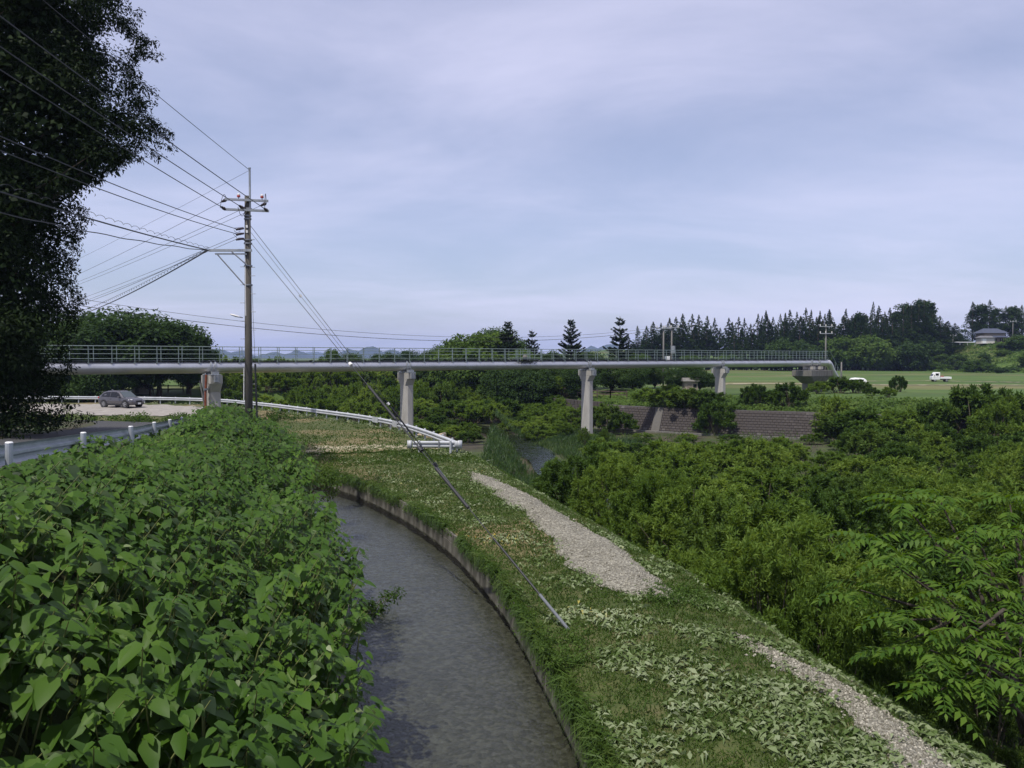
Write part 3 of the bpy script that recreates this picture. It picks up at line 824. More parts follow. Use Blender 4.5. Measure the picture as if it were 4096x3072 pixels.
def gpost(root, p, z_top, length, mat, r=0.057, tilt=0.0, capm=None):
    o = MB().tube([(p[0], p[1], z_top - length), (p[0] + tilt, p[1], z_top)], r, 12).part('post', mat, root, smooth=False)
    MB().tube([(p[0] + tilt, p[1], z_top), (p[0] + tilt, p[1], z_top + .02)], [r * 1.06, r * .8], 12).part('post_cap', capm or mat, o, world_space=False).location = -root.location
    return o
# long white rail along the river side, following the lawn edge
sel = np.where((LC[:, 1] > 41.2) & (LC[:, 0] > -88))[0]
GP = LC[sel] - outn[sel] * 0.55
s_g = np.concatenate([[0], np.cumsum(np.linalg.norm(np.diff(GP, axis=0), axis=1))])
def gp_at(s): return np.array([np.interp(s, s_g, GP[:, 0]), np.interp(s, s_g, GP[:, 1])])
gr = thing('guardrail', 'long white guardrail curving along the river edge of the mown lawn', 'guardrail', (GP[0][0], GP[0][1], -5.0))
Lg = s_g[-1]; zt_g = -4.30
s = 0.0; k = 0
while s < Lg - .5:
    e = min(s + 4.3, Lg)
    pts = [gp_at(q) for q in np.linspace(s, e, 6)]
    wbeam(pts, zt_g + .002 * (k % 2), M['rail_white'], gr, 'beam', face=1)
    s = e - .3 if e < Lg else Lg
    k += 1
s = 1.0
while s < Lg:
    p = gp_at(s); q = gp_at(s + .1) - p; q /= np.linalg.norm(q); n = np.array([-q[1], q[0]])
    gpost(gr, p - n * .07, zt_g + .03, 1.0, M['rail_white'])
    s += 2.0
# joint plates
for s in (13.5, 17.6):
    p = gp_at(s); q = gp_at(s + .1) - p; q /= np.linalg.norm(q); n = np.array([-q[1], q[0]])
    MB().box((p[0] + n[0] * .11, p[1] + n[1] * .11, zt_g - .17), (1.0, .035, .40), Matrix.Rotation(math.atan2(q[1], q[0]), 3, 'Z')).part('joint_plate', M['rail_white'], gr)
# rounded end terminal
def terminal(root, p, q, z_top, mat, rad_=.17):
    pts = []
    n = np.array([-q[1], q[0]])
    for a in np.linspace(-1.35, 1.35, 9):
        pts.append((p[0] + q[0] * (math.cos(a) * rad_ * 1.7) + n[0] * (math.sin(a) * rad_), p[1] + q[1] * (math.cos(a) * rad_ * 1.7) + n[1] * (math.sin(a) * rad_)))
    V = []; F = []
    for i, (x, y) in enumerate(pts):
        V += [(x, y, z_top + .02), (x, y, z_top - .38)]
        if i: F.append((2 * i - 2, 2 * i - 1, 2 * i + 1, 2 * i))
    mb = MB().add(V, F)
    o = mb.part('end_terminal', mat, root, smooth=True)
    sm = o.modifiers.new('thick', 'SOLIDIFY'); sm.thickness = .012
terminal(gr, GP[0], (GP[0] - GP[4]) / np.linalg.norm(GP[0] - GP[4]), zt_g, M['rail_white'])
gpost(gr, GP[0] + np.array((.05, .12)), zt_g - .3, .9, M['rail_white'], .05)
# short rail across the end of the lawn
g2 = thing('guardrail', 'short white guardrail with rounded ends standing across the end of the lawn', 'guardrail', (-3.9, 41.2, -5.0))
xa, xb, yg = -5.10, -2.85, 41.0
wbeam([(x, yg) for x in np.linspace(xb, xa, 6)], zt_g + .0, M['rail_white'], g2, 'beam', face=1)
terminal(g2, np.array((xa, yg)), np.array((-1., 0)), zt_g, M['rail_white']); terminal(g2, np.array((xb, yg)), np.array((1., 0)), zt_g, M['rail_white'])
for x in (-4.75, -3.15): gpost(g2, (x, yg - .16), zt_g + .02, 1.0, M['rail_white'])
MB().box((-3.75, yg - .10, zt_g - .17), (.06, .05, .38)).part('joint_plate', M['metal'], g2)
# near rail along the road, seen from behind
g3 = thing('guardrail', 'near grey guardrail beside the road, half buried in knotweed leaves', 'guardrail', (-8.5, 13.4, -2.3))
gy = LG[(LG[:, 3] > 2) & (LG[:, 3] < 35.0)][:, 2:]
s_n = np.concatenate([[0], np.cumsum(np.linalg.norm(np.diff(gy, axis=0), axis=1))])
def gn_at(s): return np.array([np.interp(s, s_n, gy[:, 0]), np.interp(s, s_n, gy[:, 1])])
s = 0; k = 0
while s < s_n[-1] - .4:
    e = min(s + 4.3, s_n[-1])
    pts = np.array([gn_at(q) for q in np.linspace(s, e, 6)])
    pts = pts + np.array((-.12, .04))
    wbeam(pts, road_z(pts[:, 1]) + .76 + .003 * (k % 2), M['rail_grey'], g3, 'beam', face=1)
    s = e - .3 if e < s_n[-1] else 1e9
    k += 1
for yq in (4.5, 9.0, 13.4, 17.6, 21.9, 26.2, 30.3, 34.2):
    p = gy[np.argmin(np.abs(gy[:, 1] - yq))]
    gpost(g3, p + np.array((.03, 0)), float(road_z(p[1])) + .80, 1.4, M['rail_grey'], .060, tilt=(0.02 if yq < 20 else -.04), capm=M['white'])
# guard fence on the far hill road
g4 = thing('guardrail', 'tiny pale guardrail on the hilltop road beside the distant house', 'guardrail', at(950, 343, 282))
a, b = at(938, 342.2, 284), at(975, 342.4, 279)
MB().tube([a, b], .16, 6).part('beam', M['rail_white'], g4)
for t in np.linspace(0, 1, 6): 
    q = a.lerp(b, t); MB().tube([q + Vector((0, 0, -1.0)), q], .07, 6).part('post', M['rail_white'], g4)

# ------------------------------------------------------------------ block revetment on the far bank
rev = thing('revetment_wall', 'dark grey sloping block revetment on the far river bank', 'wall', (22.5, 88, -8.3))
RL = BKR[(BKR[:, 0] > 11.5) & (BKR[:, 0] < 64)][::-1]           # left to right
RL = np.concatenate([[(11.8, 97.2)], RL])
s_r = np.concatenate([[0], np.cumsum(np.linalg.norm(np.diff(RL, axis=0), axis=1))])
def rl_at(s): return np.array([np.interp(s, s_r, RL[:, 0]), np.interp(s, s_r, RL[:, 1])])
RH, RB = 2.75, 1.25                                             # height, batter
def rev_pt(s, h, out=0.0):
    p = rl_at(s); q = rl_at(s + .3) - rl_at(s - .3); q /= np.linalg.norm(q); n = np.array([q[1], -q[0]])   # to the river
    ofs = .75 + RB * (1 - h) + out
    return Vector((p[0] + n[0] * ofs, p[1] + n[1] * ofs, -8.5 + RH * h))
V = []; F = []
ns = 120
for i, s in enumerate(np.linspace(0, s_r[-1], ns)):
    V += [rev_pt(s, -.1, -.03), rev_pt(s, 1.0, -.03), rev_pt(s, 1.0, -1.6)]
    if i:
        a = 3 * i
        F += [(a - 3, a, a + 1, a - 2), (a - 2, a + 1, a + 2, a - 1)]
MB().add(V, F).part('backing', M['mortar'], rev)
rows_n = 10; bw, bh = 0.44, 1.0 / rows_n
blk = []
for r_ in range(rows_n):
    s = (r_ % 2) * bw / 2
    while s + bw < s_r[-1]:
        blk.append((s, r_)); s += bw
rb = random.Random(8)
def block_geo(s, r_):
    g = .009
    p = [rev_pt(s + g, (r_ + .05) * bh), rev_pt(s + bw - g, (r_ + .05) * bh), rev_pt(s + bw - g, (r_ + .95) * bh), rev_pt(s + g, (r_ + .95) * bh)]
    o = rb.uniform(.02, .05)
    c = sum(p, Vector()) / 4
    nrm = (p[1] - p[0]).cross(p[3] - p[0]).normalized()
    f = [q + (c - q) * .09 + nrm * o for q in p]
    return p + f, [(4, 5, 6, 7), (0, 1, 5, 4), (1, 2, 6, 5), (2, 3, 7, 6), (3, 0, 4, 7)]
vis = [b for b in blk if 1.0 < b[0] < 24 and b[1] > 2]
vis.sort(key=lambda b: abs(b[0] - 13.0))
pick = set(vis[:290])
rest = MB()
for b in blk:
    vv, ff = block_geo(*b)
    if b in pick: MB().add(vv, ff).part('block', M['block'], rev)
    else: rest.add(vv, ff)
tag(rest.part('block_rows', M['block'], rev), kind='stuff')
MB().add([rev_pt(s, 0.0, o) + Vector((0, 0, z)) for s in np.linspace(0, s_r[-1], 60) for o, z in ((.02, .25), (.45, .25), (.45, -.4))],
         [(3 * i + k, 3 * i + k + 1, 3 * i + k + 4, 3 * i + k + 3) for i in range(59) for k in range(2)]).part('footing', M['concrete_dark'], rev)
# stair-like buttress crossing the revetment
sb = 8.3
MB().add([rev_pt(sb, -.05, .10), rev_pt(sb + .9, -.05, .10), rev_pt(sb + .9, 1.02, .10), rev_pt(sb, 1.02, .10), rev_pt(sb, -.05, -.1), rev_pt(sb + .9, -.05, -.1), rev_pt(sb + .9, 1.02, -.1), rev_pt(sb, 1.02, -.1)],
         [(0, 1, 2, 3), (0, 4, 5, 1), (1, 5, 6, 2), (2, 6, 7, 3), (3, 7, 4, 0)]).part('drain_channel', M['drain'], rev)
# low stone wall under the park fence
pw = MB()
P0 = [(11.6, 97.5), (8.8, 102), (6.0, 108.5), (3.0, 116)]
park_wall = thing('stone_wall', 'low dark stone wall below the wooden park fence', 'wall', (8, 103, -8))
for a, b in zip(P0[:-1], P0[1:]):
    a = Vector((*a, 0)); b = Vector((*b, 0)); n = Vector(((b - a).y, -(b - a).x, 0)).normalized()
    if n.y > 0: n = -n
    for j in range(5):
        for i in range(9):
            t0, t1 = i / 9, (i + .93) / 9
            z0_, z1_ = -8.3 + j * .58, -8.3 + (j + .93) * .58
            o_ = n * (2.4 - j * .35 + rb.uniform(0, .12)); o2 = n * (2.4 - j * .35 - .6)
            q = [a.lerp(b, t0), a.lerp(b, t1)]
            V = [q[0] + o_ + Vector((0, 0, z0_)), q[1] + o_ + Vector((0, 0, z0_)), q[1] + o_ * .97 + Vector((0, 0, z1_)), q[0] + o_ * .97 + Vector((0, 0, z1_)), q[0] + o2 + Vector((0, 0, z0_)), q[1] + o2 + Vector((0, 0, z0_)), q[1] + o2 + Vector((0, 0, z1_)), q[0] + o2 + Vector((0, 0, z1_))]
            MB().add(V, [(0, 1, 2, 3), (0, 4, 5, 1), (1, 5, 6, 2), (2, 6, 7, 3), (3, 7, 4, 0)]).part('stone', M['block'], park_wall)

# ------------------------------------------------------------------ wooden fences, huts
def fence(pts, label, h=1.0, gap=1.8, sq=.12):
    pts = [Vector(p) for p in pts]
    r = thing('wooden_fence', label, 'fence', pts[0])
    for a, b in zip(pts[:-1], pts[1:]):
        n = max(1, int((b - a).length / gap))
        d = b - a; m = Matrix.Rotation(math.atan2(d.y, d.x), 3, 'Z')
        for k in range(n + 1):
            q = a.lerp(b, k / n); MB().box(q + Vector((0, 0, h / 2)), (sq, sq, h)).part('post', M['wood'], r)
        for f in (.45, .85):
            MB().box((a + b) / 2 + Vector((0, 0, h * f)), (d.length, sq * .55, sq * 1.1), m).part('rail', M['wood'], r)
fence([(4.2, 117, -5.15), (9.5, 105, -5.15), (12.5, 101.5, -5.2), (14.5, 101, -5.2)], 'dark wooden post-and-rail fence in the park behind the mid river pier', 1.0)
fence([(-70, 109, -5.1), (-56, 110.5, -5.0), (-46.5, 113, -5.0)], 'weathered wooden fence behind the parked grey car', 1.15)
hut = thing('concrete_hut', 'small grey concrete block hut with a flat lid right of the car', 'hut', (-51.5, 111, -5.1))
MB().box((-51.5, 111, -4.35), (2.0, 1.6, 1.5), Matrix.Rotation(.15, 3, 'Z')).part('body', M['concrete'], hut)
MB().box((-51.5, 111, -3.53), (2.3, 1.9, .14), Matrix.Rotation(.15, 3, 'Z')).part('lid', M['concrete_dark'], hut)
MB().box((-51.7, 110.17, -4.5), (.5, .06, .9), Matrix.Rotation(.15, 3, 'Z')).part('hatch', M['concrete_dark'], hut)
hp_ = at(690, 388, 112)
hut = thing('garden_shed', 'small tan garden shed with a dark roof between park trees', 'shed', (hp_.x, hp_.y, -4.7))
MB().box((hp_.x, 112, -4.1), (1.8, 1.6, 1.5)).part('wall', M['shed_tan'], hut)
MB().box((hp_.x - .25, 111.18, -4.25), (.6, .05, 1.15)).part('door', M['brownwall'], hut)
MB().box((hp_.x + .5, 111.18, -3.95), (.45, .05, .45)).part('window', M['glass'], hut)
MB().add([(hp_.x - 1.2, 110.9, -3.33), (hp_.x + 1.2, 110.9, -3.33), (hp_.x + 1.2, 113.1, -3.33), (hp_.x - 1.2, 113.1, -3.33), (hp_.x - 1.1, 112, -2.85), (hp_.x + 1.1, 112, -2.85)],
         [(0, 1, 5, 4), (1, 2, 5), (2, 3, 4, 5), (3, 0, 4), (0, 3, 2, 1)]).part('roof', M['concrete_dark'], hut)
# distant road bridge seen under the pipe
db = thing('road_bridge', 'distant flat road bridge glimpsed through greenery under the pipe', 'bridge', (-52, 165, -6))
MB().box((-52, 165, -4.1), (64, 5, .8), Matrix.Rotation(.12, 3, 'Z')).part('deck', M['concrete_dark'], db)
MB().box((-52, 162.3, -3.45), (64, .15, .4), Matrix.Rotation(.12, 3, 'Z')).part('parapet', M['brownwall'], db)
for x in (-76, -60, -44, -28): MB().box((x, 165 + (x + 52) * .12, -6.5), (1.0, 3, 4.6)).part('pillar', M['concrete_dark'], db)

# ------------------------------------------------------------------ distant house
hc = at(990, 343, 282); hz = float(ground_z(hc.x, hc.y)); hx, hy = hc.x, hc.y
hs = thing('house', 'distant pale-walled house with dark blue roof on the hilltop', 'house', (hx, hy, hz), sc=.85)
MB().box((hx + 1.2, hy + 2, hz + 2.2), (8.5, 6, 4.4)).part('wall', M['shed_tan'], hs)
MB().box((hx - 3.0, hy - 1.8, hz + 1.2), (5.6, 3.4, 2.4)).part('annex_wall', M['plaster'], hs)
def hiproof(cx, cy_, z, w, d, h, inset, mat, name):
    V = [(cx - w / 2, cy_ - d / 2, z), (cx + w / 2, cy_ - d / 2, z), (cx + w / 2, cy_ + d / 2, z), (cx - w / 2, cy_ + d / 2, z), (cx - w / 2 + inset, cy_, z + h), (cx + w / 2 - inset, cy_, z + h)]
    return MB().add(V, [(0, 1, 5, 4), (1, 2, 5), (2, 3, 4, 5), (3, 0, 4), (0, 3, 2, 1)]).part(name, mat, hs)
hiproof(hx + 1.2, hy + 2, hz + 4.4, 11, 8.2, 2.0, 2.6, M['roof_blue'], 'roof')
hiproof(hx - 3.0, hy - 1.8, hz + 2.45, 6.6, 4.6, .8, 1.0, M['roof_grey'], 'annex_roof')
hiproof(hx + 2.6, hy - 2.2, hz + 2.6, 7.0, 3.4, .7, .8, M['roof_blue'], 'porch_roof')
MB().box((hx + 2.6, hy - 1.6, hz + 1.3), (6.2, 1.8, 2.5)).part('porch_wall', M['brownwall'], hs)
for x in (hx + .6, hx + 3.2, hx + 4.8):
    w_ = MB().box((x, hy - 2.53, hz + 1.5), (1.3, .06, 1.3)).part('window', M['glass'], hs)
    MB().box((x, hy - 2.57, hz + 1.5), (.08, .06, 1.3)).part('mullion', M['white'], w_, world_space=False).location = -hs.location
MB().box((hx - 4.4, hy - 3.53, hz + 1.1), (1.6, .06, 2.0)).part('door', M['white'], hs)

# ------------------------------------------------------------------ vehicles
def car(root, secs, paint, wheels, length_feats=True):
    """secs: x, zbottom, zbelt, ztop, half width, half width roof"""
    rings = []
    for x, zb, zm, zt_, w, wr in secs:
        zt2 = max(zt_, zm + .02)
        half = [(w * .86, zb), (w * .98, zb + .16), (w, zb + (zm - zb) * .62), (w * .965, zm), (w * .965 + (wr - w * .965) * .55, zm + (zt2 - zm) * .55), (wr, zt2 - min(.07, (zt2 - zm) * .3)), (wr * .80, zt2)]
        rings.append([Vector((x, -a, b)) for a, b in half] + [Vector((x, a, b)) for a, b in reversed(half)])
    return MB().loft(rings)
def wheel(root, x, y, r, sgn, w=.22):
    t = MB().tube([(x, y - w / 2, r), (x, y + w / 2, r)], r, 24).part('wheel', M['tyre'], root, world_space=False)
    yo = y + sgn * (w / 2 + .004)
    MB().tube([(x, yo - .01 * sgn, r), (x, yo + .012 * sgn, r)], r * .66, 20).part('rim', M['alloy'], t, world_space=False)
    for k in range(5):
        a = 2 * math.pi * k / 5
        MB().box((x + math.cos(a) * r * .34, yo + .02 * sgn, r + math.sin(a) * r * .34), (r * .5, .03, .05), Matrix.Rotation(-a, 3, 'Y')).part('spoke', M['alloy'], t, world_space=False)
    MB().tube([(x, yo + .013 * sgn, r), (x, yo + .016 * sgn, r)], r * .60, 20).part('rim_well', M['plastic'], t, world_space=False)
suv = thing('parked_car', 'grey compact sport utility car parked in front of the white guardrail', 'car', (-38.9, 79.6, -4.97), R(-20))
S = [(-2.22, .55, .98, 1.00, .70, .60), (-2.16, .36, 1.00, 1.12, .82, .62), (-2.02, .30, 1.03, 1.30, .88, .60), (-1.72, .26, 1.03, 1.50, .91, .64), (-1.1, .24, 1.00, 1.64, .92, .66), (-.3, .24, .98, 1.69, .92, .66), (.25, .24, .97, 1.64, .92, .64), (.62, .24, .97, 1.45, .92, .64), (1.05, .24, .985, 1.12, .915, .70), (1.2, .25, .985, 1.03, .91, .74), (1.75, .26, .90, .94, .88, .74), (2.05, .30, .78, .84, .80, .66), (2.20, .36, .66, .70, .66, .55), (2.26, .42, .58, .60, .52, .45)]
car(suv, S, M['carpaint'], None).part('body', M['carpaint'], suv, smooth=False, world_space=False, bevel=.02)
for x in (-1.35, 1.35):
    for sg in (1, -1):
        MB().tube([(x, sg * .74, .37), (x, sg * .925, .37)], .43, 24).part('wheel_arch', M['plastic'], suv, world_space=False)
        wheel(suv, x, sg * .83, .35, sg)
def sidewin(pts, sg, name='side_window'):
    # pts: x, fraction belt..roof ; lies just proud of the body side
    def on(x, f):
        a = [s[0] for s in S]
        zm = np.interp(x, a, [s[2] for s in S]); zt_ = np.interp(x, a, [s[3] for s in S]); w = np.interp(x, a, [s[4] for s in S]) * .965; wr = np.interp(x, a, [s[5] for s in S])
        z = zm + (zt_ - zm) * f
        ff = min(1, f / .85)
        return Vector((x, sg * (w + (wr - w) * ff + .035), z))
    P = [on(*p) for p in pts]
    Q = [p - Vector((0, sg * .02, 0)) for p in P]
    n = len(P)
    MB().add(P + Q, [tuple(range(n)), tuple(range(2 * n - 1, n - 1, -1))] + [(i, (i + 1) % n, n + (i + 1) % n, n + i) for i in range(n)]).part(name, M['glass'], suv, world_space=False)
for sg in (1, -1):
    sidewin([(-1.72, .12), (-.62, .10), (-.62, .82), (-1.15, .82), (-1.62, .66)], sg)
    sidewin([(-.54, .10), (.82, .10), (.46, .72), (.12, .82), (-.54, .83)], sg)
    MB().box((.66, sg * 1.0, 1.05), (.22, .18, .15)).part('mirror', M['carpaint'], suv, world_space=False, bevel=.04)
    MB().box((1.86, sg * .70, .79), (.42, .24, .13), Matrix.Rotation(-.35 * sg, 3, 'Z')).part('headlight', M['lamp_glass'], suv, world_space=False, bevel=.04)
    MB().box((-2.08, sg * .77, .97), (.20, .18, .16)).part('tail_lamp', M['red_lamp'], suv, world_space=False, bevel=.03)
    for x in (-.60, ):
        MB().box((x + .12, sg * .935, .88), (.20, .03, .035)).part('door_handle', M['carpaint'], suv, world_space=False)
    MB().box((0, sg * .90, .30), (2.1, .08, .14)).part('sill', M['plastic'], suv, world_space=False)
MB().add([(1.13, -.78, 1.03), (1.13, .78, 1.03), (.50, .62, 1.56), (.50, -.62, 1.56), (1.09, -.78, 1.01), (1.09, .78, 1.01), (.46, .62, 1.54), (.46, -.62, 1.54)], [(0, 1, 2, 3), (4, 7, 6, 5), (0, 4, 5, 1), (1, 5, 6, 2), (2, 6, 7, 3), (3, 7, 4, 0)]).part('windshield', M['windshield'], suv, world_space=False).location = (.045, 0, .02)
MB().box((2.22, 0, .62), (.08, .78, .22)).part('grille', M['plastic'], suv, world_space=False, bevel=.02)
MB().box((2.28, 0, .43), (.03, .36, .17)).part('number_plate', M['white'], suv, world_space=False)
MB().box((2.14, 0, .36), (.18, 1.3, .12)).part('lower_bumper', M['plastic'], suv, world_space=False, bevel=.02)
MB().box((-1.85, 0, 1.53), (.34, 1.1, .04)).part('spoiler', M['carpaint'], suv, world_space=False)
MB().add([(-1.25, -.03, 1.68), (-1.25, .03, 1.68), (-1.0, .03, 1.69), (-1.0, -.03, 1.69), (-1.22, 0, 1.80)], [(0, 1, 4), (1, 2, 4), (2, 3, 4), (3, 0, 4)]).part('aerial', M['carpaint'], suv, world_space=False)

tk = at(940, 381.5, 150)
tk.z = float(ground_z(tk.x, tk.y))
truck = thing('pickup_truck', 'small white pickup truck standing on the green field', 'truck', tk, R(168))
MB().loft([[Vector((x, sg * w, z)) for sg, w, z in ((-1, .68, .42), (-1, .70, .95), (-1, .66, zt_ - .1), (-1, .58, zt_), (1, .58, zt_), (1, .66, zt_ - .1), (1, .70, .95), (1, .68, .42))] for x, zt_ in ((.20, 1.76), (1.05, 1.78), (1.28, 1.45), (1.48, 1.02), (1.62, .95))]).part('cab', M['white'], truck, world_space=False)
for sg in (1, -1):
    MB().box((.68, sg * .685, 1.36), (.52, .03, .42)).part('side_window', M['glass'], truck, world_space=False)
    MB().box((.62, sg * .705, 1.02), (.14, .03, .03)).part('door_handle', M['plastic'], truck, world_space=False)
    MB().box((1.60, sg * .52, .78), (.10, .22, .16)).part('headlight', M['lamp_glass'], truck, world_space=False)
    MB().box((-.80, sg * .69, .80), (1.9, .04, .28)).part('bed_side', M['white'], truck, world_space=False)
    for x in (1.05, -.95): wheel(truck, x, sg * .60, .27, sg, .16)
    MB().box((1.2, sg * .82, 1.2), (.06, .16, .2)).part('mirror', M['plastic'], truck, world_space=False)
MB().add([(1.30, -.56, 1.46), (1.30, .56, 1.46), (1.50, .60, 1.05), (1.50, -.60, 1.05), (1.26, -.56, 1.46), (1.26, .56, 1.46), (1.44, .60, 1.05), (1.44, -.60, 1.05)], [(0, 1, 2, 3), (4, 7, 6, 5), (0, 4, 5, 1), (1, 5, 6, 2), (2, 6, 7, 3), (3, 7, 4, 0)]).part('windshield', M['glass'], truck, world_space=False).location = (.03, 0, .01)
MB().box((.185, 0, 1.42), (.02, .9, .34)).part('rear_window', M['glass'], truck, world_space=False)
MB().box((-.80, 0, .60), (1.94, 1.38, .10)).part('bed_floor', M['white'], truck, world_space=False)
MB().box((-1.76, 0, .80), (.04, 1.36, .28)).part('tailgate', M['white'], truck, world_space=False)
MB().box((-.1, 0, .45), (3.0, .8, .16)).part('chassis', M['plastic'], truck, world_space=False)
MB().box((-.25, .1, .92), (.55, .9, .36)).part('cargo_box', M['red_board'], truck, world_space=False)
cv = at(854, 380, 122); cv.z = float(ground_z(cv.x, cv.y))
hcar = thing('parked_car', 'white car roof showing above the bushes beside the pipe abutment', 'car', cv, R(175))
S2 = [(-1.75, .5, .85, .90, .62, .52), (-1.65, .3, .88, 1.2, .72, .56), (-1.3, .25, .9, 1.46, .74, .58), (-.3, .25, .9, 1.52, .74, .58), (.4, .25, .9, 1.45, .74, .58), (1.0, .25, .9, 1.0, .73, .60), (1.5, .3, .8, .86, .70, .58), (1.7, .4, .65, .7, .58, .48)]
car(hcar, S2, None, None).part('body', M['white'], hcar, world_space=False)
for sg in (1, -1):
    MB().box((-.35, sg * .715, 1.12), (1.7, .03, .30), Matrix.Rotation(-.24 * sg, 3, 'X')).part('side_window', M['glass'], hcar, world_space=False)
    for x in (-1.1, 1.1): wheel(hcar, x, sg * .66, .28, sg, .16)

# ------------------------------------------------------------------ utility poles
UP = Vector((-9.3, 28.0, -5.0)); UD = 28.0
def up_at(px, py, dy=0.0):
    q = at(px, py, UD + dy); return q
def zy(py): return at(246, py, UD).z
pole = thing('utility_pole', 'tall dark concrete utility pole with crossarms, bracket and small street lamp', 'utility pole', UP)
ptop = at(247.5, 196, UD); 
px0 = ptop.x
MB().tube([(px0 - .05, 28, -5.2), (px0, 28, ptop.z)], [.150, .098], 24).part('shaft', M['pole'], pole, smooth=True)
ex = px0 + .10
MB().tube([(ex, 27.95, zy(211)), (ex, 27.95, zy(169))], .035, 10).part('top_extension', M['steel'], pole)
MB().tube([(ex, 27.95, zy(169)), (ex, 27.95, zy(168))], .045, 10).part('top_cap', M['steel'], pole)
for z in (zy(200), zy(209)): MB().box((px0 + .07, 27.97, z), (.14, .24, .05)).part('clamp', M['metal'], pole)
def crossarm(z, dxl, dxr, sz=.075):
    a = Vector((px0 - dxl, 28 - .20, z)); b = Vector((px0 + dxr, 28 + .14, z)); d = b - a
    MB().box((a + b) / 2 + Vector((0, -.13, 0)), (d.length, sz, sz), Matrix.Rotation(math.atan2(d.y, d.x), 3, 'Z')).part('crossarm', M['steel'], pole)
zA, zB = zy(201), zy(211)
crossarm(zA, .68, .72); crossarm(zB, .70, .74)
def strain(p, d, root, L=.30):
    d = Vector(d).normalized(); p = Vector(p)
    o = MB().tube([p, p + d * L * .25, p + d * L * .3, p + d * L * .55, p + d * L * .6, p + d * L], [.02, .02, .055, .06, .035, .045], 10).part('strain_insulator', M['insul_dark'], root)
    MB().tube([p + d * L, p + d * (L + .18)], [.04, .012], 8).part('clamp_cover', M['black'], o, world_space=False).location = -root.location
near_dir = Vector((0.02, -1, .02)); far_dir = Vector((-.70, .72, -.06))
ins_near = [Vector((px0 - .66, 27.66, zB)), Vector((px0 - .1, 27.8, zA - .28)), Vector((px0 + .70, 27.95, zB))]
ins_far = [Vector((px0 - .64, 27.75, zA)), Vector((px0 - .08, 28.05, zA - .22)), Vector((px0 + .62, 28.1, zA - .06))]
for p in ins_near: strain(p, near_dir, pole)
for p in ins_far: strain(p, far_dir, pole)
for p in (Vector((px0 - .24, 27.80, zA + .04)), Vector((px0 + .52, 27.95, zA + .04))):
    o = MB().tube([p, p + Vector((0, 0, .06))], .015, 6).part('insulator_pin', M['metal'], pole)
    MB().tube([p + Vector((0, 0, .05)), p + Vector((0, 0, .09)), p + Vector((0, 0, .095)), p + Vector((0, 0, .12))], [.055, .06, .06, .045], 12).part('insulator_red_band', M['insul_red'], o, world_space=False).location = -pole.location
    MB().tube([p + Vector((0, 0, .12)), p + Vector((0, 0, .15)), p + Vector((0, 0, .18))], [.052, .05, .025], 12).part('insulator_white_cap', M['porcelain'], o, world_space=False).location = -pole.location
def cable(name, pts, r, mat, root, n=5):
    return MB().tube(pts, r, n).part(name, mat, root)
def arc(a, b, up, n=10):
    a = Vector(a); b = Vector(b)
    return [a.lerp(b, t) + Vector((0, 0, up * 4 * t * (1 - t))) for t in np.linspace(0, 1, n)]
cable('jumper', arc(ins_far[2], ins_near[2] + Vector((0, -.3, 0)), .42), .010, M['wire'], pole)
cable('jumper', arc(ins_far[0], ins_near[0] + Vector((-.1, -.2, 0)), .30), .010, M['wire'], pole)
cable('jumper', arc(ins_far[1], ins_near[1] + Vector((-.1, -.2, 0)), -.30), .010, M['wire'], pole)
# bands, racks
for py in (216, 219, 240, 243.5, 266, 285):
    MB().tube([(px0, 28, zy(py) - .025), (px0, 28, zy(py) + .025)], .125 if py < 230 else .14, 20).part('band', M['metal'], pole)
for py in (229, 234, 239):
    q = Vector((px0 - .10, 27.88, zy(py)))
    MB().tube([q, q + Vector((-.12, -.1, -.03)), q + Vector((-.22, -.16, -.07))], [.03, .045, .03], 8).part('spool_insulator', M['insul_dark'], pole)
for py in (227, 232): MB().box((px0 - .0, 27.89, zy(py)), (.07, .02, .09)).part('number_tag', M['white'], pole)
cable('jumper', [Vector((px0 - .1, 27.85, zy(228))), Vector((px0 - .42, 27.8, zy(229))), Vector((px0 - .40, 27.8, zy(232))), Vector((px0 - .2, 27.82, zy(236)))], .008, M['wire'], pole)
cable('jumper', [Vector((px0 - .2, 27.82, zy(232))), Vector((px0 - .44, 27.8, zy(235))), Vector((px0 - .25, 27.82, zy(241)))], .008, M['wire'], pole)
# telephone bracket
tb = Vector((px0 - 1.30, 27.75, zy(251)))
MB().box(((tb.x + px0 + .18) / 2, 27.84, tb.z), (px0 + .18 - tb.x, .07, .085)).part('bracket_arm', M['steel'], pole)
MB().box(((tb.x + .2 + px0) / 2, 27.86, zy(254.5)), (px0 - tb.x - .2, .05, .05)).part('lower_arm', M['steel'], pole)
MB().tube([(tb.x + .25, 27.86, zy(254)), (px0 - .12, 27.92, zy(285))], .024, 6).part('strut', M['metal'], pole)
MB().tube([(tb.x + .78, 27.82, zy(252)), (px0 + .04, 27.86, zy(266.5))], .024, 6).part('strut', M['metal'], pole)
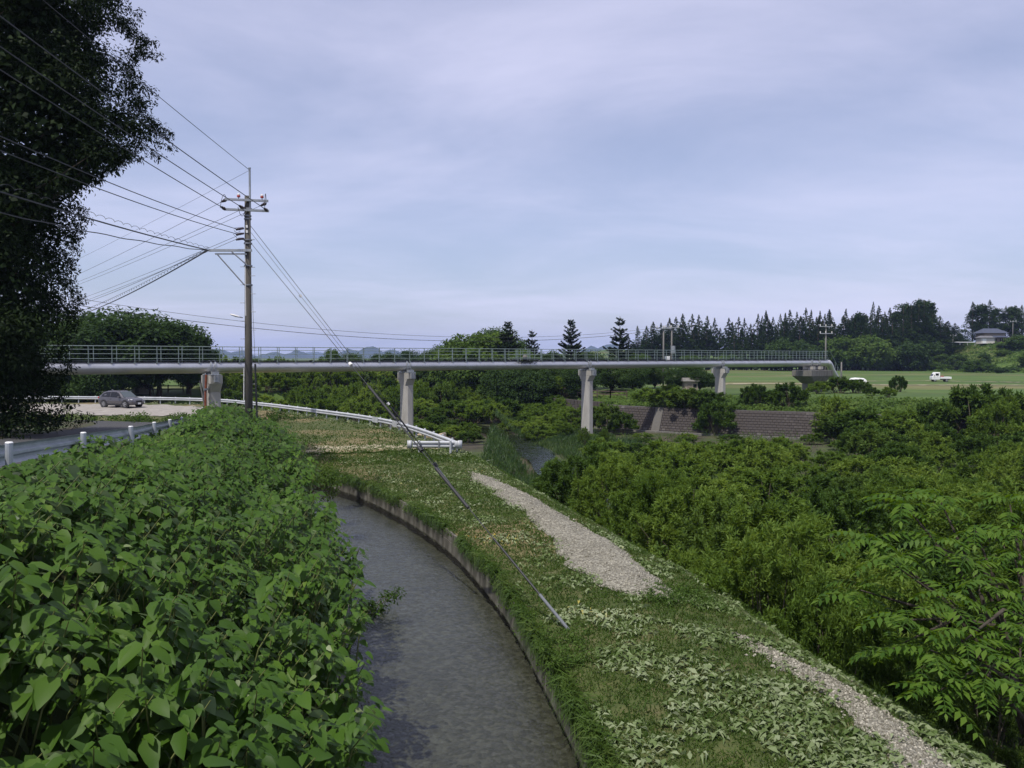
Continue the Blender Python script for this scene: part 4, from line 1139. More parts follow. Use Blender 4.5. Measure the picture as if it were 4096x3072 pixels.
# climbing pegs
for i, py in enumerate((240.5, 268, 286, 307, 330, 352)):
    pass
for py, sg in ((240, 1), (240, -1), (267, -1), (267.5, 1), (276, 1), (285, -1), (294, 1), (303, -1), (312, 1), (321, -1), (330, 1), (339, -1), (348, 1), (357, -1), (366, 1), (375, -1), (384, 1)):
    r_ = np.interp(zy(py), [-5, ptop.z], [.15, .098])
    MB().tube([(px0 + sg * r_ * .8, 27.95, zy(py)), (px0 + sg * (r_ + .15), 27.92, zy(py))], .010, 6).part('climbing_peg', M['metal'], pole)
MB().tube([(px0 - .065, 27.885, zy(316)), (px0 - .075, 27.90, zy(242))], .016, 8).part('conduit', M['porcelain'], pole)
MB().tube([(px0 - .16, 27.86, zy(400)), (px0 - .145, 27.87, zy(368))], .016, 8).part('conduit', M['porcelain'], pole)
cable('earth_wire', [Vector((px0 + .13, 27.98, zy(285))), Vector((px0 + .17, 27.96, zy(320))), Vector((px0 + .24, 27.9, zy(366)))], .007, M['wire'], pole)
MB().tube([(px0 + .235, 27.9, zy(364)), (px0 + .30, 27.85, zy(420))], .035, 8).part('black_sleeve', M['black'], pole)
lm = Vector((px0 - .14, 27.8, zy(318)))
lamp = MB().tube([lm, lm + Vector((-.10, -.06, .02))], .018, 8).part('lamp_arm', M['metal'], pole)
MB().loft([[lm + Vector((-.08 - t * .30, -.05 - t * .12, .02 + t * .09)) + Vector((0, math.cos(a) * w, math.sin(a) * w * .55)) for a in np.linspace(0, 6.283, 12, endpoint=False)] for t, w in ((0, .03), (.15, .06), (.5, .075), (.85, .06), (1, .025))]).part('lamp_head', M['porcelain'], pole, smooth=True)

def wire(label, a, b, sag, r=.011, n=26, cat='wire', group=None, name='overhead_wire', wob=0.0, mat='wire'):
    a = Vector(a); b = Vector(b)
    pts = []
    for i in range(n + 1):
        t = i / n
        p = a.lerp(b, t) + Vector((0, 0, -sag * 4 * t * (1 - t)))
        if wob: p += Vector((wob * math.cos(i * 1.1), 0, wob * math.sin(i * 1.1)))
        pts.append(p)
    mb = MB().tube(pts, r, 5)
    o = mb.part(name, M[mat])
    return tag(o, label, cat, group)
N2 = Vector((-9.2, -7.0, 7.4))                            # where the line meets the next pole, behind the camera
G1 = 'wires running from the pole over the road towards the viewer'
wire('topmost thin wire rising from the pole tip towards upper left', (ex, 27.95, zy(170.5)), N2 + Vector((0.1, 0, 1.0)), .25, .009, group=G1)
for p, dx, lb in ((ins_near[0], -.66, 'high voltage wire from the left end of the lower crossarm'), (ins_near[1], -.05, 'high voltage wire from the middle of the pole head'), (ins_near[2], .7, 'high voltage wire from the right end of the lower crossarm')):
    wire(lb + ' towards upper left', p + near_dir * .45, N2 + Vector((dx, 0, -.1)), .35, .013, group=G1)
wire('upper low voltage wire from the rack below the crossarms', (px0 - .2, 27.8, zy(231)), N2 + Vector((-.1, 0, -2.2)), .7, .012, group=G1)
wire('lower low voltage wire from the rack below the crossarms', (px0 - .3, 27.75, zy(235)), N2 + Vector((-.1, 0, -2.6)), .7, .012, group=G1)
wire('thick hung telephone cable from the bracket towards the left edge', tb, N2 + Vector((-1.3, 0, -3.3)), .5, .020, group=G1, cat='cable')
wire('wavy spiral support wire just above the telephone cable', tb + Vector((0, 0, .07)), N2 + Vector((-1.3, 0, -3.15)), .42, .006, n=420, wob=.035, group=G1, cat='cable')
wire('thin second telephone cable sagging below the thick one', tb + Vector((0, 0, -.02)), N2 + Vector((-1.35, 0, -3.9)), .75, .013, n=90, wob=.012, group=G1, cat='cable')
F3 = at(-8, 318, 62)
G2 = 'wires running from the pole back to the far left'
wire('faint top wire from the pole tip to the far left', (ex, 27.95, zy(170.5)), F3 + Vector((0, 0, 1.5)), .2, .005, group=G2)
for p, dz, lb in ((ins_far[0], .7, 'faint wire from the left end of the upper crossarm'), (ins_far[1], .5, 'faint wire from behind the pole head'), (ins_far[2], .3, 'faint wire from the right end of the upper crossarm')):
    wire(lb + ' to the far left', p + far_dir * .45, F3 + Vector((0, 0, dz)), .3, .007, group=G2)
wire('pale low voltage wire from the rack to the far left', (px0 - .25, 27.8, zy(236)), F3 + Vector((0, 0, -.6)), .3, .007, group=G2)
wire('second pale low voltage wire from the rack to the far left', (px0 - .25, 27.8, zy(239)), F3 + Vector((0, 0, -.9)), .3, .007, group=G2)
F4 = at(55, 322, 58)
wire('thick drooping telephone cable from the bracket to the far left', tb, F4, .35, .024, group=G2, cat='cable')
wire('wavy spiral support wire above the drooping telephone cable', tb + Vector((0, 0, .06)), F4 + Vector((0, 0, .2)), .3, .007, n=420, wob=.04, group=G2, cat='cable')
wire('thin straight cable above the drooping telephone cable', tb + Vector((0, 0, .02)), F4 + Vector((0, 0, .7)), .2, .010, group=G2, cat='cable')
dq = tb.lerp(F4, .72) + Vector((0, 0, -.28))
wire('short drop cable hanging off the telephone line', dq, dq + Vector((-1.2, 1.0, -2.6)), .2, .014, cat='cable')

# far poles
def far_pole(px, py_top, depth, label, arms=2, transformer=False, zb=None):
    t = at(px, py_top, depth); zb = float(ground_z(t.x, t.y)) if zb is None else zb
    r = thing('utility_pole', label, 'utility pole', (t.x, t.y, zb), group='distant utility poles')
    MB().tube([(t.x, t.y, zb - .3), (t.x, t.y, t.z)], [.145, .10], 12).part('shaft', M['pole_light'], r, smooth=True)
    for k in range(arms):
        z = t.z - .25 - k * 1.15
        MB().box((t.x, t.y - .2, z), (2.2 - .1 * k, .12, .12)).part('crossarm', M['steel'], r)
        for dx in (-1, -.1, .9): MB().tube([(t.x + dx, t.y - .2, z + .05), (t.x + dx, t.y - .2, z + .36)], [.07, .09], 8).part('insulator', M['porcelain'], r)
    if transformer:
        MB().tube([(t.x + .1, t.y - .5, t.z - 4.0), (t.x + .1, t.y - .5, t.z - 2.9)], .33, 14).part('transformer', M['steel'], r)
        MB().box((t.x - .7, t.y - .4, t.z - 4.7), (.7, .3, .6)).part('meter_box', M['white'], r)
    return t
pA = far_pole(663.6, 326.5, 116, 'slim distant pole left of the pair before the cedar wood', 1)
pB = far_pole(671.8, 326, 117, 'distant pole with a drum transformer before the cedar wood', 1, True)
far_pole(826, 325, 132, 'distant pole with two crossarms behind the pipe abutment', 2)
far_pole(841.5, 362, 124, 'very short stub pole right of the sloping pipe end', 0)
far_pole(953, 335, 283, 'faint thin pole on the hill left of the house', 1)
far_pole(1013, 321, 276, 'pale pole standing in front of the hilltop house', 1)
lc = at(-10, 291, 66)
wire('upper thin telephone line sagging across the sky behind the pole', lc + Vector((0, 0, .6)), (pA.x - .3, pA.y, pA.z - .1), 2.75, .018, n=40, cat='cable')
wire('lower thicker telephone line sagging across the sky behind the pole', lc, (pA.x, pA.y, pA.z - .4), 2.8, .026, n=40, cat='cable')

# guy wires
def guy(label, a, b, pieces, r=.009):
    a = Vector(a); b = Vector(b)
    g = thing('guy_wire', label, 'guy wire', b)
    d = (b - a)
    MB().tube([a, b], r, 5).part('strand', M['wire'], g)
    for t0, t1, rr_, mat, nme in pieces:
        MB().tube([a + d * t0, a + d * t1], rr_, 10).part(nme, M[mat], g)
    return g
gtA = Vector((px0 + .10, 28.0, zy(226)))
ancA = at(454, 490, 30.0); ancA.z = -4.95
guy('guy wire ending beside the short guardrail, with black sleeve', gtA, ancA, [(.655, .663, .05, 'porcelain', 'ball'), (.672, .785, .030, 'plastic', 'sleeve'), (.785, .90, .018, 'black', 'lower_sleeve'), (.895, .91, .07, 'black', 'weight'), (.91, 1.0, .022, 'metal', 'anchor_rod')])
gtA2 = Vector((px0 + .08, 28.05, zy(232)))
ancA2 = at(451, 491, 30.2); ancA2.z = -4.95
guy('second thin guy wire running close beside the first one', gtA2, ancA2 , [(.23, .238, .05, 'porcelain', 'ball'), (.94, 1.0, .02, 'metal', 'anchor_rod')], .006)
gtB = Vector((px0 + .12, 27.9, zy(243)))
ancB = at(569, 632, 14.3); ancB.z = -4.93
guy('long guy wire crossing the canal to a steel trough on the levee', gtB, ancB, [(.465, .471, .05, 'porcelain', 'ball'), (.531, .617, .030, 'plastic', 'sleeve'), (.617, .69, .014, 'black', 'lower_sleeve'), (.683, .691, .05, 'black', 'weight'), (.728, .806, .036, 'plastic', 'tube_cover'), (.86, .952, .022, 'black', 'lower_cover'), (.95, 1.0, .030, 'trough', 'trough')])
# ------------------------------------------------------------------ foliage generators
def unit(v):
    return v / np.maximum(np.linalg.norm(v, axis=-1, keepdims=True), 1e-9)
def rand_dir(r, n):
    return unit(r.normal(size=(n, 3)))
def leafquads(P, D, N, L, W, fold=0.12, mid=0.45):
    """four-point blades: base, side, tip, side"""
    D = unit(D); S = unit(np.cross(D, N)); N2 = np.cross(S, D)
    L = np.asarray(L)[:, None]; W = np.asarray(W)[:, None]
    b = P; t = P + D * L - N2 * (L * fold); m = P + D * L * mid + N2 * (L * fold * .5)
    V = np.stack([b, m + S * W / 2, t, m - S * W / 2], 1).reshape(-1, 3)
    F = np.arange(len(P) * 4).reshape(-1, 4)
    return V, F
def joinVF(lst):
    V = []; F = []; k = 0
    for v, f in lst:
        V.append(v); F.append(f + k); k += len(v)
    return np.concatenate(V), np.concatenate(F)
def clump_leaves(r, C, Rd, n_per, L, Wf, flat=.7, up=.6, droop=.25, shell=2.4, fold=.12):
    n = len(C) * n_per
    d = rand_dir(r, n)
    rad_ = r.uniform(0, 1, n) ** (1 / shell)
    cc = np.repeat(C, n_per, 0); rr_ = np.repeat(Rd, n_per)
    P = cc + d * (rad_ * rr_)[:, None] * np.array([1, 1, flat])
    N = unit(d * .55 + np.array([0, 0, up]) + .45 * r.normal(size=(n, 3)))
    D = unit(np.cross(N, rand_dir(r, n)) + d * .5 + np.array([0, 0, -droop]))
    ll = L * r.uniform(.65, 1.3, n)
    return leafquads(P, D, N, ll, ll * Wf * r.uniform(.8, 1.2, n), fold)
def limbs(r, base, targets, r0, n_mid=3):
    mb = MB()
    for t in targets:
        a = Vector(base); b = Vector(t); pts = []; rr_ = []
        for i in range(n_mid + 2):
            f = i / (n_mid + 1)
            p = a.lerp(b, f); p.z = a.z + (b.z - a.z) * f ** .8
            if 0 < i < n_mid + 1: p += Vector(r.normal(size=3)) * (b - a).length * .045
            pts.append(p); rr_.append(max(r0 * (1 - f) ** 1.1, .012))
        mb.tube(pts, rr_, 6, cap=False)
    return mb
def set_tree(me_t, me_c, name, label, cat, loc, rz, sc, group, tn='trunk', cn='crown'):
    t = thing(name, label, cat, loc, rz, group, sc)
    if me_t is not None: link(tn, me_t, None, t)
    link(cn, me_c, None, t)
    return t

# --- park broadleaf trees
def broadleaf(seed, H, Wd, n_cl, n_per, L, mat, low=.22, flat=.6, wf=.6):
    r = np.random.RandomState(seed)
    d = rand_dir(r, n_cl * 3); rad_ = r.uniform(.35, 1, n_cl * 3) ** .5
    C = d * rad_[:, None] * np.array([Wd / 2, Wd / 2, H * (1 - low) / 2]) * .84
    C[:, 2] += H * (low + (1 - low) / 2)
    # wider towards the lower middle
    C = C[C[:, 2] > H * low][:n_cl]
    Rd = r.uniform(.10, .20, len(C)) * Wd
    V, F = clump_leaves(r, C, Rd, n_per, L, wf, flat=flat)
    # stray sprays to roughen the outline
    k = len(C) // 2; o = C[r.choice(len(C), k)] * np.array([1.10, 1.10, 1.04]) + r.normal(size=(k, 3)) * .25
    V2, F2 = clump_leaves(r, o, np.full(k, Wd * .055), n_per // 4, L, wf, flat=.7)
    V, F = joinVF([(V, F), (V2, F2)])
    me_c = mesh_np('crown', V, F); me_c.materials.append(mat)
    sel_ = C[r.choice(len(C), min(16, len(C)), False)]
    mb = limbs(r, (0, 0, H * low * .8), sel_, .035 * H * .5)
    mb.tube([(0, 0, -.4), (.05, 0, H * low * .5), (0, 0, H * low)], [.030 * H, .022 * H, .019 * H], 10)
    me_t = mb.mesh('trunk', smooth=True); me_t.materials.append(M['bark'])
    return me_t, me_c
BL = [broadleaf(101, 10, 12, 64, 230, .34, M['park_leaf'], .2), broadleaf(102, 10, 10, 56, 230, .34, M['park_leaf'], .22), broadleaf(103, 10, 9, 50, 230, .36, M['green_leaf'], .15)]
BL.append(broadleaf(104, 10, 11, 64, 230, .36, M['park_leaf'], .05))
rnd = random.Random(77)
park = [  # px, py of the top, depth, width factor, variant, label
 (78, 316, 104, 1.1, 0, 'broad dark park tree behind the big shaded tree, over the rail'),
 (118, 306, 106, 1.35, 0, 'largest round dark tree behind the parking area and pipe railing'),
 (158, 313, 109, 1.25, 1, 'spreading dark tree right of the largest round park tree'),
 (187, 329, 112, 1.0, 1, 'lower spreading tree at the right end of the left park group'),
 (40, 322, 100, 1.1, 1, 'dark park tree at far left mostly hidden by the shaded tree'),
 (211, 352, 126, .8, 2, 'low tree just left of the first pier above the pipe'),
 (250, 356, 170, .9, 0, 'tiny round tree on the skyline beside the utility pole'),
 (331, 347, 132, .55, 2, 'slender pale green tree poking above the railing under the guy wires'),
 (352, 352, 140, 1.0, 0, 'low dark tree right of the slender pale tree above the railing'),
 (384, 351, 142, 1.1, 1, 'wide low tree above the railing left of the second pier'),
 (412, 349, 138, 1.0, 0, 'dark round tree directly above the second pier'),
 (440, 343, 134, 1.0, 1, 'dark feathery tree on the skyline right of the second pier'),
 (466, 335, 126, 1.1, 2, 'bright green domed tree left of the tallest park group'),
 (486, 329, 122, 1.15, 2, 'tallest domed green park tree beside the pointed fir'),
 (497, 326, 130, .9, 0, 'dark crown peeping over the tallest domed park tree'),
 (518, 346, 118, 1.0, 2, 'low green tree behind the air valve on the pipe'),
 (548, 349, 122, 1.0, 1, 'low dark tree between the two middle firs'),
 (558, 362, 113, 1.1, 3, 'dark park tree under the pipe left of the mid river pier'),
 (590, 350, 120, 1.0, 0, 'dark tree just behind the mid river pier above the pipe'),
 (612, 356, 113, 1.1, 3, 'dark park tree under the pipe right of the mid river pier'),
 (640, 352, 118, 1.0, 2, 'green tree right of the last fir above the railing'),
 (655, 362, 120, .9, 3, 'round tree left of the twin distant poles under the pipe'),
 (690, 354, 124, .9, 2, 'green tree right of the transformer pole above the railing'),
 (700, 368, 112, .9, 3, 'dark tree beside the garden shed under the pipe'),
 (530, 364, 110, 1.0, 3, 'dark park tree under the pipe below the air valve'),
 (505, 362, 114, 1.0, 3, 'dark park tree under the pipe below the pointed fir'),
 (470, 366, 124, 1.0, 3, 'dark tree under the pipe right of the second pier'),
 (300, 366, 150, 1.2, 1, 'dark tree behind the riverside bushes left of the second pier'),
 (270, 368, 150, 1.2, 0, 'dark tree behind the riverside bushes right of the utility pole'),
 (350, 366, 146, 1.2, 1, 'dark tree behind the riverside bushes under the guy wires'),
 (392, 365, 144, 1.2, 0, 'dark tree immediately left of the second pier under the pipe'),
 (430, 365, 134, 1.1, 3, 'dark tree immediately right of the second pier under the pipe'),
 (580, 364, 108, 1.0, 3, 'leafy dark tree right behind the mid river pier under the pipe'),
 (634, 362, 110, 1.1, 3, 'broad dark tree under the pipe left of the twin poles'),
 (676, 366, 114, 1.1, 3, 'leafy tree under the pipe behind the garden shed'),
 (712, 372, 116, .8, 3, 'leafy tree under the pipe just left of the short pier'),
 (95, 352, 99, 1.0, 1, 'dark low tree beneath the pipe left of the car'),
 (150, 356, 108, 1.2, 0, 'dark shady tree beneath the pipe above the hut'),
 (190, 360, 110, 1.0, 1, 'dark shady tree beneath the pipe left of the first pier'),
]
for px, py, D, wf, v, lb in park:
    t = at(px, py, D); zb = min(float(ground_z(t.x, t.y)), -4.6)
    h = t.z - zb
    s_ = h / 10.0
    me_t, me_c = BL[v]
    o = set_tree(me_t, me_c, 'park_tree', lb, 'tree', (t.x, t.y, zb), rnd.uniform(0, 6.28), (s_ * wf, s_ * wf, s_), 'broadleaf trees in the park')

# --- firs with layered branches
def fir(seed, H, Wd, layers, mat):
    r = np.random.RandomState(seed); PT = []; DT = []; NT = []; LT = []
    mb = MB().tube([(0, 0, -.3), (0, 0, H * .5), (0, 0, H)], [.017 * H, .010 * H, .003 * H], 8)
    for k in range(layers):
        f = (k + .5 + r.uniform(-.3, .3)) / layers; z = H * (.12 + .86 * f)
        bl = Wd / 2 * (1 - f) ** .85 * r.uniform(.85, 1.1) + .12
        nb = int(7 + 3 * (1 - f))
        ph = r.uniform(0, 6.28)
        for j in range(nb):
            a = ph + 2 * math.pi * j / nb + r.normal() * .15
            L_ = bl * r.uniform(.55, 1.2); rise = .10 + .55 * f + r.normal() * .12
            d = np.array([math.cos(a), math.sin(a), 0])
            z = z + r.normal() * .09; e = np.array([0, 0, z]) + d * L_ + np.array([0, 0, L_ * (rise + .10)])
            mb.tube([(0, 0, z), tuple((np.array([0, 0, z]) + e) / 2 - np.array([0, 0, .06 * L_])), tuple(e)], [.012 * H * (1 - f) * .35 + .01, .012, .006], 4, cap=False)
            m = max(4, int(L_ / .085))
            for q in np.linspace(.12, 1.0, m):
                p = np.array([0, 0, z]) * (1 - q) + e * q - np.array([0, 0, .10 * L_ * 4 * q * (1 - q) * .5])
                for sg in (-1, 1):
                    PT.append(p); DT.append(d * .75 + sg * np.array([-d[1], d[0], 0]) * .75 + np.array([0, 0, -.12 + r.normal() * .15])); NT.append(np.array([0, 0, 1]) + r.normal(size=3) * .25); LT.append((.42 * (1 - q * .5)) * r.uniform(.7, 1.2) * min(1, .4 + bl * .5))
                PT.append(p); DT.append(d + np.array([0, 0, -.35 + r.normal() * .3])); NT.append(r.normal(size=3)); LT.append(.32)
    PT, DT, NT, LT = map(np.array, (PT, DT, NT, LT))
    V, F = leafquads(PT, DT, NT, LT * 1.15, LT * .70)
    me_c = mesh_np('crown', V, F); me_c.materials.append(mat)
    me_t = mb.mesh('trunk', smooth=True); me_t.materials.append(M['bark'])
    return me_t, me_c
FR = [fir(201, 11, 6.0, 21, M['fir']), fir(202, 11, 5.6, 17, M['fir'])]
for px, py, D, v, wf, lb in ((508, 321, 119, 0, 1.15, 'dense pointed fir on the right flank of the domed tree'), (532, 329.5, 121, 1, .95, 'smaller lone fir above the air valve of the pipe'), (571, 319, 117, 0, 1.05, 'dark symmetrical fir left of the mid river pier'), (620, 316, 119, 1, 1.0, 'sparse tall fir right of the mid river pier')):
    t = at(px, py, D); h = t.z + 4.8
    set_tree(*FR[v], 'fir_tree', lb, 'tree', (t.x, t.y, -4.8), rnd.uniform(0, 6), (h / 11 * wf, h / 11 * wf, h / 11), 'firs rising behind the pipe')

# --- cedar wood beyond the field
def cedar(seed, H, Wd, n_t, bare):
    r = np.random.RandomState(seed)
    f = r.uniform(0, 1, n_t) ** .85
    z = H * (bare + (1 - bare) * f)
    prof = Wd / 2 * (((1 - f) * 1.04) ** 1.02 * (.62 + .38 * np.minimum(1, f * 5)))
    a = r.uniform(0, 6.283, n_t); q = r.uniform(.35, 1.0, n_t) ** .5
    lump = 1 + .30 * np.sin(a * 2 + z * .9 + seed) + .28 * np.sin(z * 2.1 + a * 3 + seed * 2)
    C = np.stack([np.cos(a) * prof * q * lump, np.sin(a) * prof * q * lump, z], -1)
    C[:, 0] += .25 * np.sin(z * .25 + seed)
    Rd = (.05 + .085 * Wd * (1.02 - f) ** .8) * r.uniform(.7, 1.35, n_t)
    n = n_t * 18; d = rand_dir(r, n); cc = np.repeat(C, 18, 0); rr_ = np.repeat(Rd, 18); ff = np.repeat(f, 18)
    P = cc + d * (rr_ * r.uniform(0, 1, n) ** .5)[:, None] * np.array([1.15, 1.15, .7])
    out = unit(np.stack([cc[:, 0], cc[:, 1], np.zeros(n)], -1))
    D = unit(out * .8 + rand_dir(r, n) * .7 + np.array([0, 0, .15]) + np.array([0, 0, 1.0]) * (ff ** 3)[:, None])
    N = unit(rand_dir(r, n) + np.array([0, 0, .9]))
    ll = (.16 + .46 * (1 - ff) ** .7) * r.uniform(.6, 1.4, n)
    V, F = leafquads(P, D, N, ll, ll * .42, .12)
    me_c = mesh_np('crown', V, F); me_c.materials.append(M['cedar'])
    mb = MB().tube([(0, 0, -.5), (0, 0, H * .6), (0, 0, H)], [.013 * H, .008 * H, .002 * H], 8)
    for k in range(8):
        zz = H * (bare * .5 + r.uniform(0, .2)); a = r.uniform(0, 6.28)
        mb.tube([(0, 0, zz), (math.cos(a) * 1.1, math.sin(a) * 1.1, zz + .1)], [.06, .02], 4)
    me_t = mb.mesh('trunk', smooth=True); me_t.materials.append(M['bark'])
    return me_t, me_c
CD = [cedar(301, 20, 8.4, 330, .10), cedar(302, 20, 6.8, 230, .32), cedar(303, 20, 10.0, 360, .08), cedar(304, 20, 7.4, 280, .15)]
tops = [(628, 334), (638, 326), (646, 326), (654, 322), (661, 323), (669, 318), (676, 317), (683, 314), (692, 314), (699, 315), (708, 316), (714, 318), (719.5, 328), (729, 318), (733, 322), (738.5, 317), (745, 318), (751, 324), (757.5, 314), (762, 316), (766, 310.5), (773, 317), (780.6, 314), (786, 313), (790, 310), (797, 312), (806, 308), (811, 310), (816, 317), (820.5, 311), (825, 314), (830, 309.6), (838, 325), (846, 309), (852, 316), (858, 308), (866, 315), (873, 302), (879, 306), (885, 312), (890, 308), (897, 312), (904, 299), (911, 304), (918.5, 295.4), (926, 297), (932, 309), (940, 316), (948, 321), (955, 323), (973, 302), (980, 301), (985, 304), (990, 300), (998, 305), (1006, 306), (1014, 303), (1022, 305), (1030, 304)]
rc = np.random.RandomState(9)
FB0 = broadleaf(115, 20, 8.5, 70, 110, .6, M['cedar'], .12)
for i, (px, py) in enumerate(tops):
    D = 292 + rc.uniform(-5, 8) if px < 960 else 312 + rc.uniform(-4, 6)
    t = at(px, py, D); zb = float(ground_z(t.x, t.y)); h = t.z - zb
    v = 1 if 690 < px < 762 else (2 if px > 895 else (0, 3, 2, 3)[rc.randint(0, 4)])
    wf = rc.uniform(.8, 1.25) * (1.5 if px in (918.5, 926, 904, 858) else 1.0)
    if px in (858, 904, 918.5, 926, 980, 998, 1014):
        set_tree(*FB0, 'broad_forest_tree', 'broad rounded dark tree on the far skyline among cedars, %s from the left' % ordw(i + 1), 'tree', (t.x, t.y, zb), rc.uniform(0, 6.28), (h / 20, h / 20, h / 20), 'cedars along the far edge of the field')
        continue
    set_tree(*CD[v], 'cedar_tree', 'tall dark cedar on the far skyline, %s from the left' % ordw(i + 1), 'tree', (t.x, t.y, zb), rc.uniform(0, 6.28), (wf, wf, h / 20), 'cedars along the far edge of the field')
k = 0
for px in np.arange(632, 958, 5.2):
    if 716 < px < 727: continue
    py = np.interp(px, [a for a, _ in tops], [b for _, b in tops]) + (rc.uniform(3, 10) if px > 752 else rc.uniform(6, 16))
    D = rc.uniform(281, 289); t = at(px + rc.uniform(-2, 2), py, D); zb = float(ground_z(t.x, t.y)); h = t.z - zb
    if 688 < px < 760 and rc.uniform() < .55: continue
    k += 1
    set_tree(*CD[rc.randint(0, 4)], 'cedar_tree', 'lower cedar in the front rank of the far wood, %s from the left' % ordw(k), 'tree', (t.x, t.y, zb), rc.uniform(0, 6.28), (rc.uniform(1.1, 1.6),) * 2 + (h / 20,), 'cedars along the far edge of the field')
FB = [broadleaf(111, 8, 9, 40, 110, .55, M['green_leaf'], .06), broadleaf(112, 8, 8, 36, 110, .55, M['park_leaf'], .06)]
k = 0
for px in list(np.arange(690, 930, 8.5)):
    D = rc.uniform(268, 279); py = rc.uniform(347, 358) + 6 if px < 770 else rc.uniform(333, 354); t = at(px + rc.uniform(-3, 3), py, D); zb = float(ground_z(t.x, t.y)); h = t.z - zb
    k += 1
    s_ = h / 8
    set_tree(*FB[rc.randint(0, 2)], 'forest_edge_tree', 'bushy green tree at the foot of the cedar wood, %s from the left' % ordw(k), 'tree', (t.x, t.y, zb - .2), rc.uniform(0, 6.28), (s_ * 1.1, s_ * 1.1, s_), 'leafy trees along the foot of the cedar wood')
hl = [(958, 352, 262, 1.0), (975, 358, 250, 1.1), (1004, 346, 268, 1.0), (1020, 333, 262, 1.3), (1032, 350, 245, 1.3), (990, 362, 246, .9), (945, 363, 262, .9), (1012, 366, 240, 1.0), (928, 358, 270, 1.2), (965, 366, 256, .8), (1026, 338, 275, 1.2), (942, 352, 272, 1.1), (1000, 372, 232, .7), (962, 341, 296, 1.2), (1040, 366, 232, 1.1), (984, 351, 258, .7), (1003, 349, 262, .9), (1016, 343, 264, 1.1)]
for i, (px, py, D, wf) in enumerate(sorted(hl)):
    t = at(px, py, D); zb = float(ground_z(t.x, t.y)); h = max(t.z - zb, 2.2); s_ = h / 8
    set_tree(*FB[i % 2], 'hillside_bush', 'rounded green bush on the slope below the distant house, %s from the left' % ordw(i + 1), 'bush', (t.x, t.y, zb - .3), rc.uniform(0, 6.28), (max(s_, .5) * wf * 1.2, max(s_, .5) * wf * 1.2, s_), 'bushes on the hillside')

# --- willow bushes
def willow(seed, H, Wd, n_cl, n_per, L, wf=.17, mat='willow', spread=.42):
    r = np.random.RandomState(seed)
    d = rand_dir(r, n_cl); d[:, 2] = np.abs(d[:, 2]) * 1.0 - .15
    q = r.uniform(.30, 1, n_cl) ** .45
    C = d * q[:, None] * np.array([Wd / 2, Wd / 2, H * .60]); C[:, 2] += H * .36
    C += r.normal(size=C.shape) * .12
    C = C[C[:, 2] > .12 * H]
    n = len(C)
    # each twig end carries a star of narrow leaves
    cc = np.repeat(C, n_per, 0); m = len(cc)
    ax = unit(np.repeat(unit(C - np.array([0, 0, H * .2])) + r.normal(size=C.shape) * .35 + np.array([0, 0, .5]), n_per, 0))
    tpos = r.uniform(-.5, .5, m)[:, None]
    P = cc + ax * tpos * spread * 1.1 + r.normal(size=(m, 3)) * spread * .22
    D = unit(rand_dir(r, m) + ax * .6 + np.array([0, 0, -.05])); N = unit(rand_dir(r, m) * .6 + np.array([0, 0, 1.0]))
    ll = L * r.uniform(.6, 1.3, m)
    V, F = leafquads(P, D, N, ll, ll * wf * r.uniform(.8, 1.3, m), .10)
    me_c = mesh_np('crown', V, F); me_c.materials.append(M[mat])
    mb = MB()
    for t in C[r.choice(n, min(26, n), False)]:
        a = r.uniform(0, 6.28); b = Vector((math.cos(a) * .35, math.sin(a) * .35, -.2)); e = Vector(t)
        mid = b.lerp(e, .5) + Vector((r.normal() * .2, r.normal() * .2, .2))
        mb.tube([b, mid, e], [.035, .022, .008], 5, cap=False)
    me_t = mb.mesh('stems'); me_t.materials.append(M['twig'])
    return me_t, me_c
WN = [willow(401, 5, 5, 190, 150, .17, .24, spread=.30), willow(402, 5, 4.6, 175, 150, .17, .24, spread=.30), willow(403, 5, 5.4, 190, 150, .17, .30, mat='green_leaf', spread=.30)]
WF = [willow(411, 3.2, 4.2, 80, 110, .27, .28, spread=.30), willow(412, 3.2, 3.8, 75, 110, .27, .28, spread=.30), willow(413, 3.2, 4.0, 70, 110, .29, .34, 'green_leaf', .30)]
rw_ = random.Random(19)
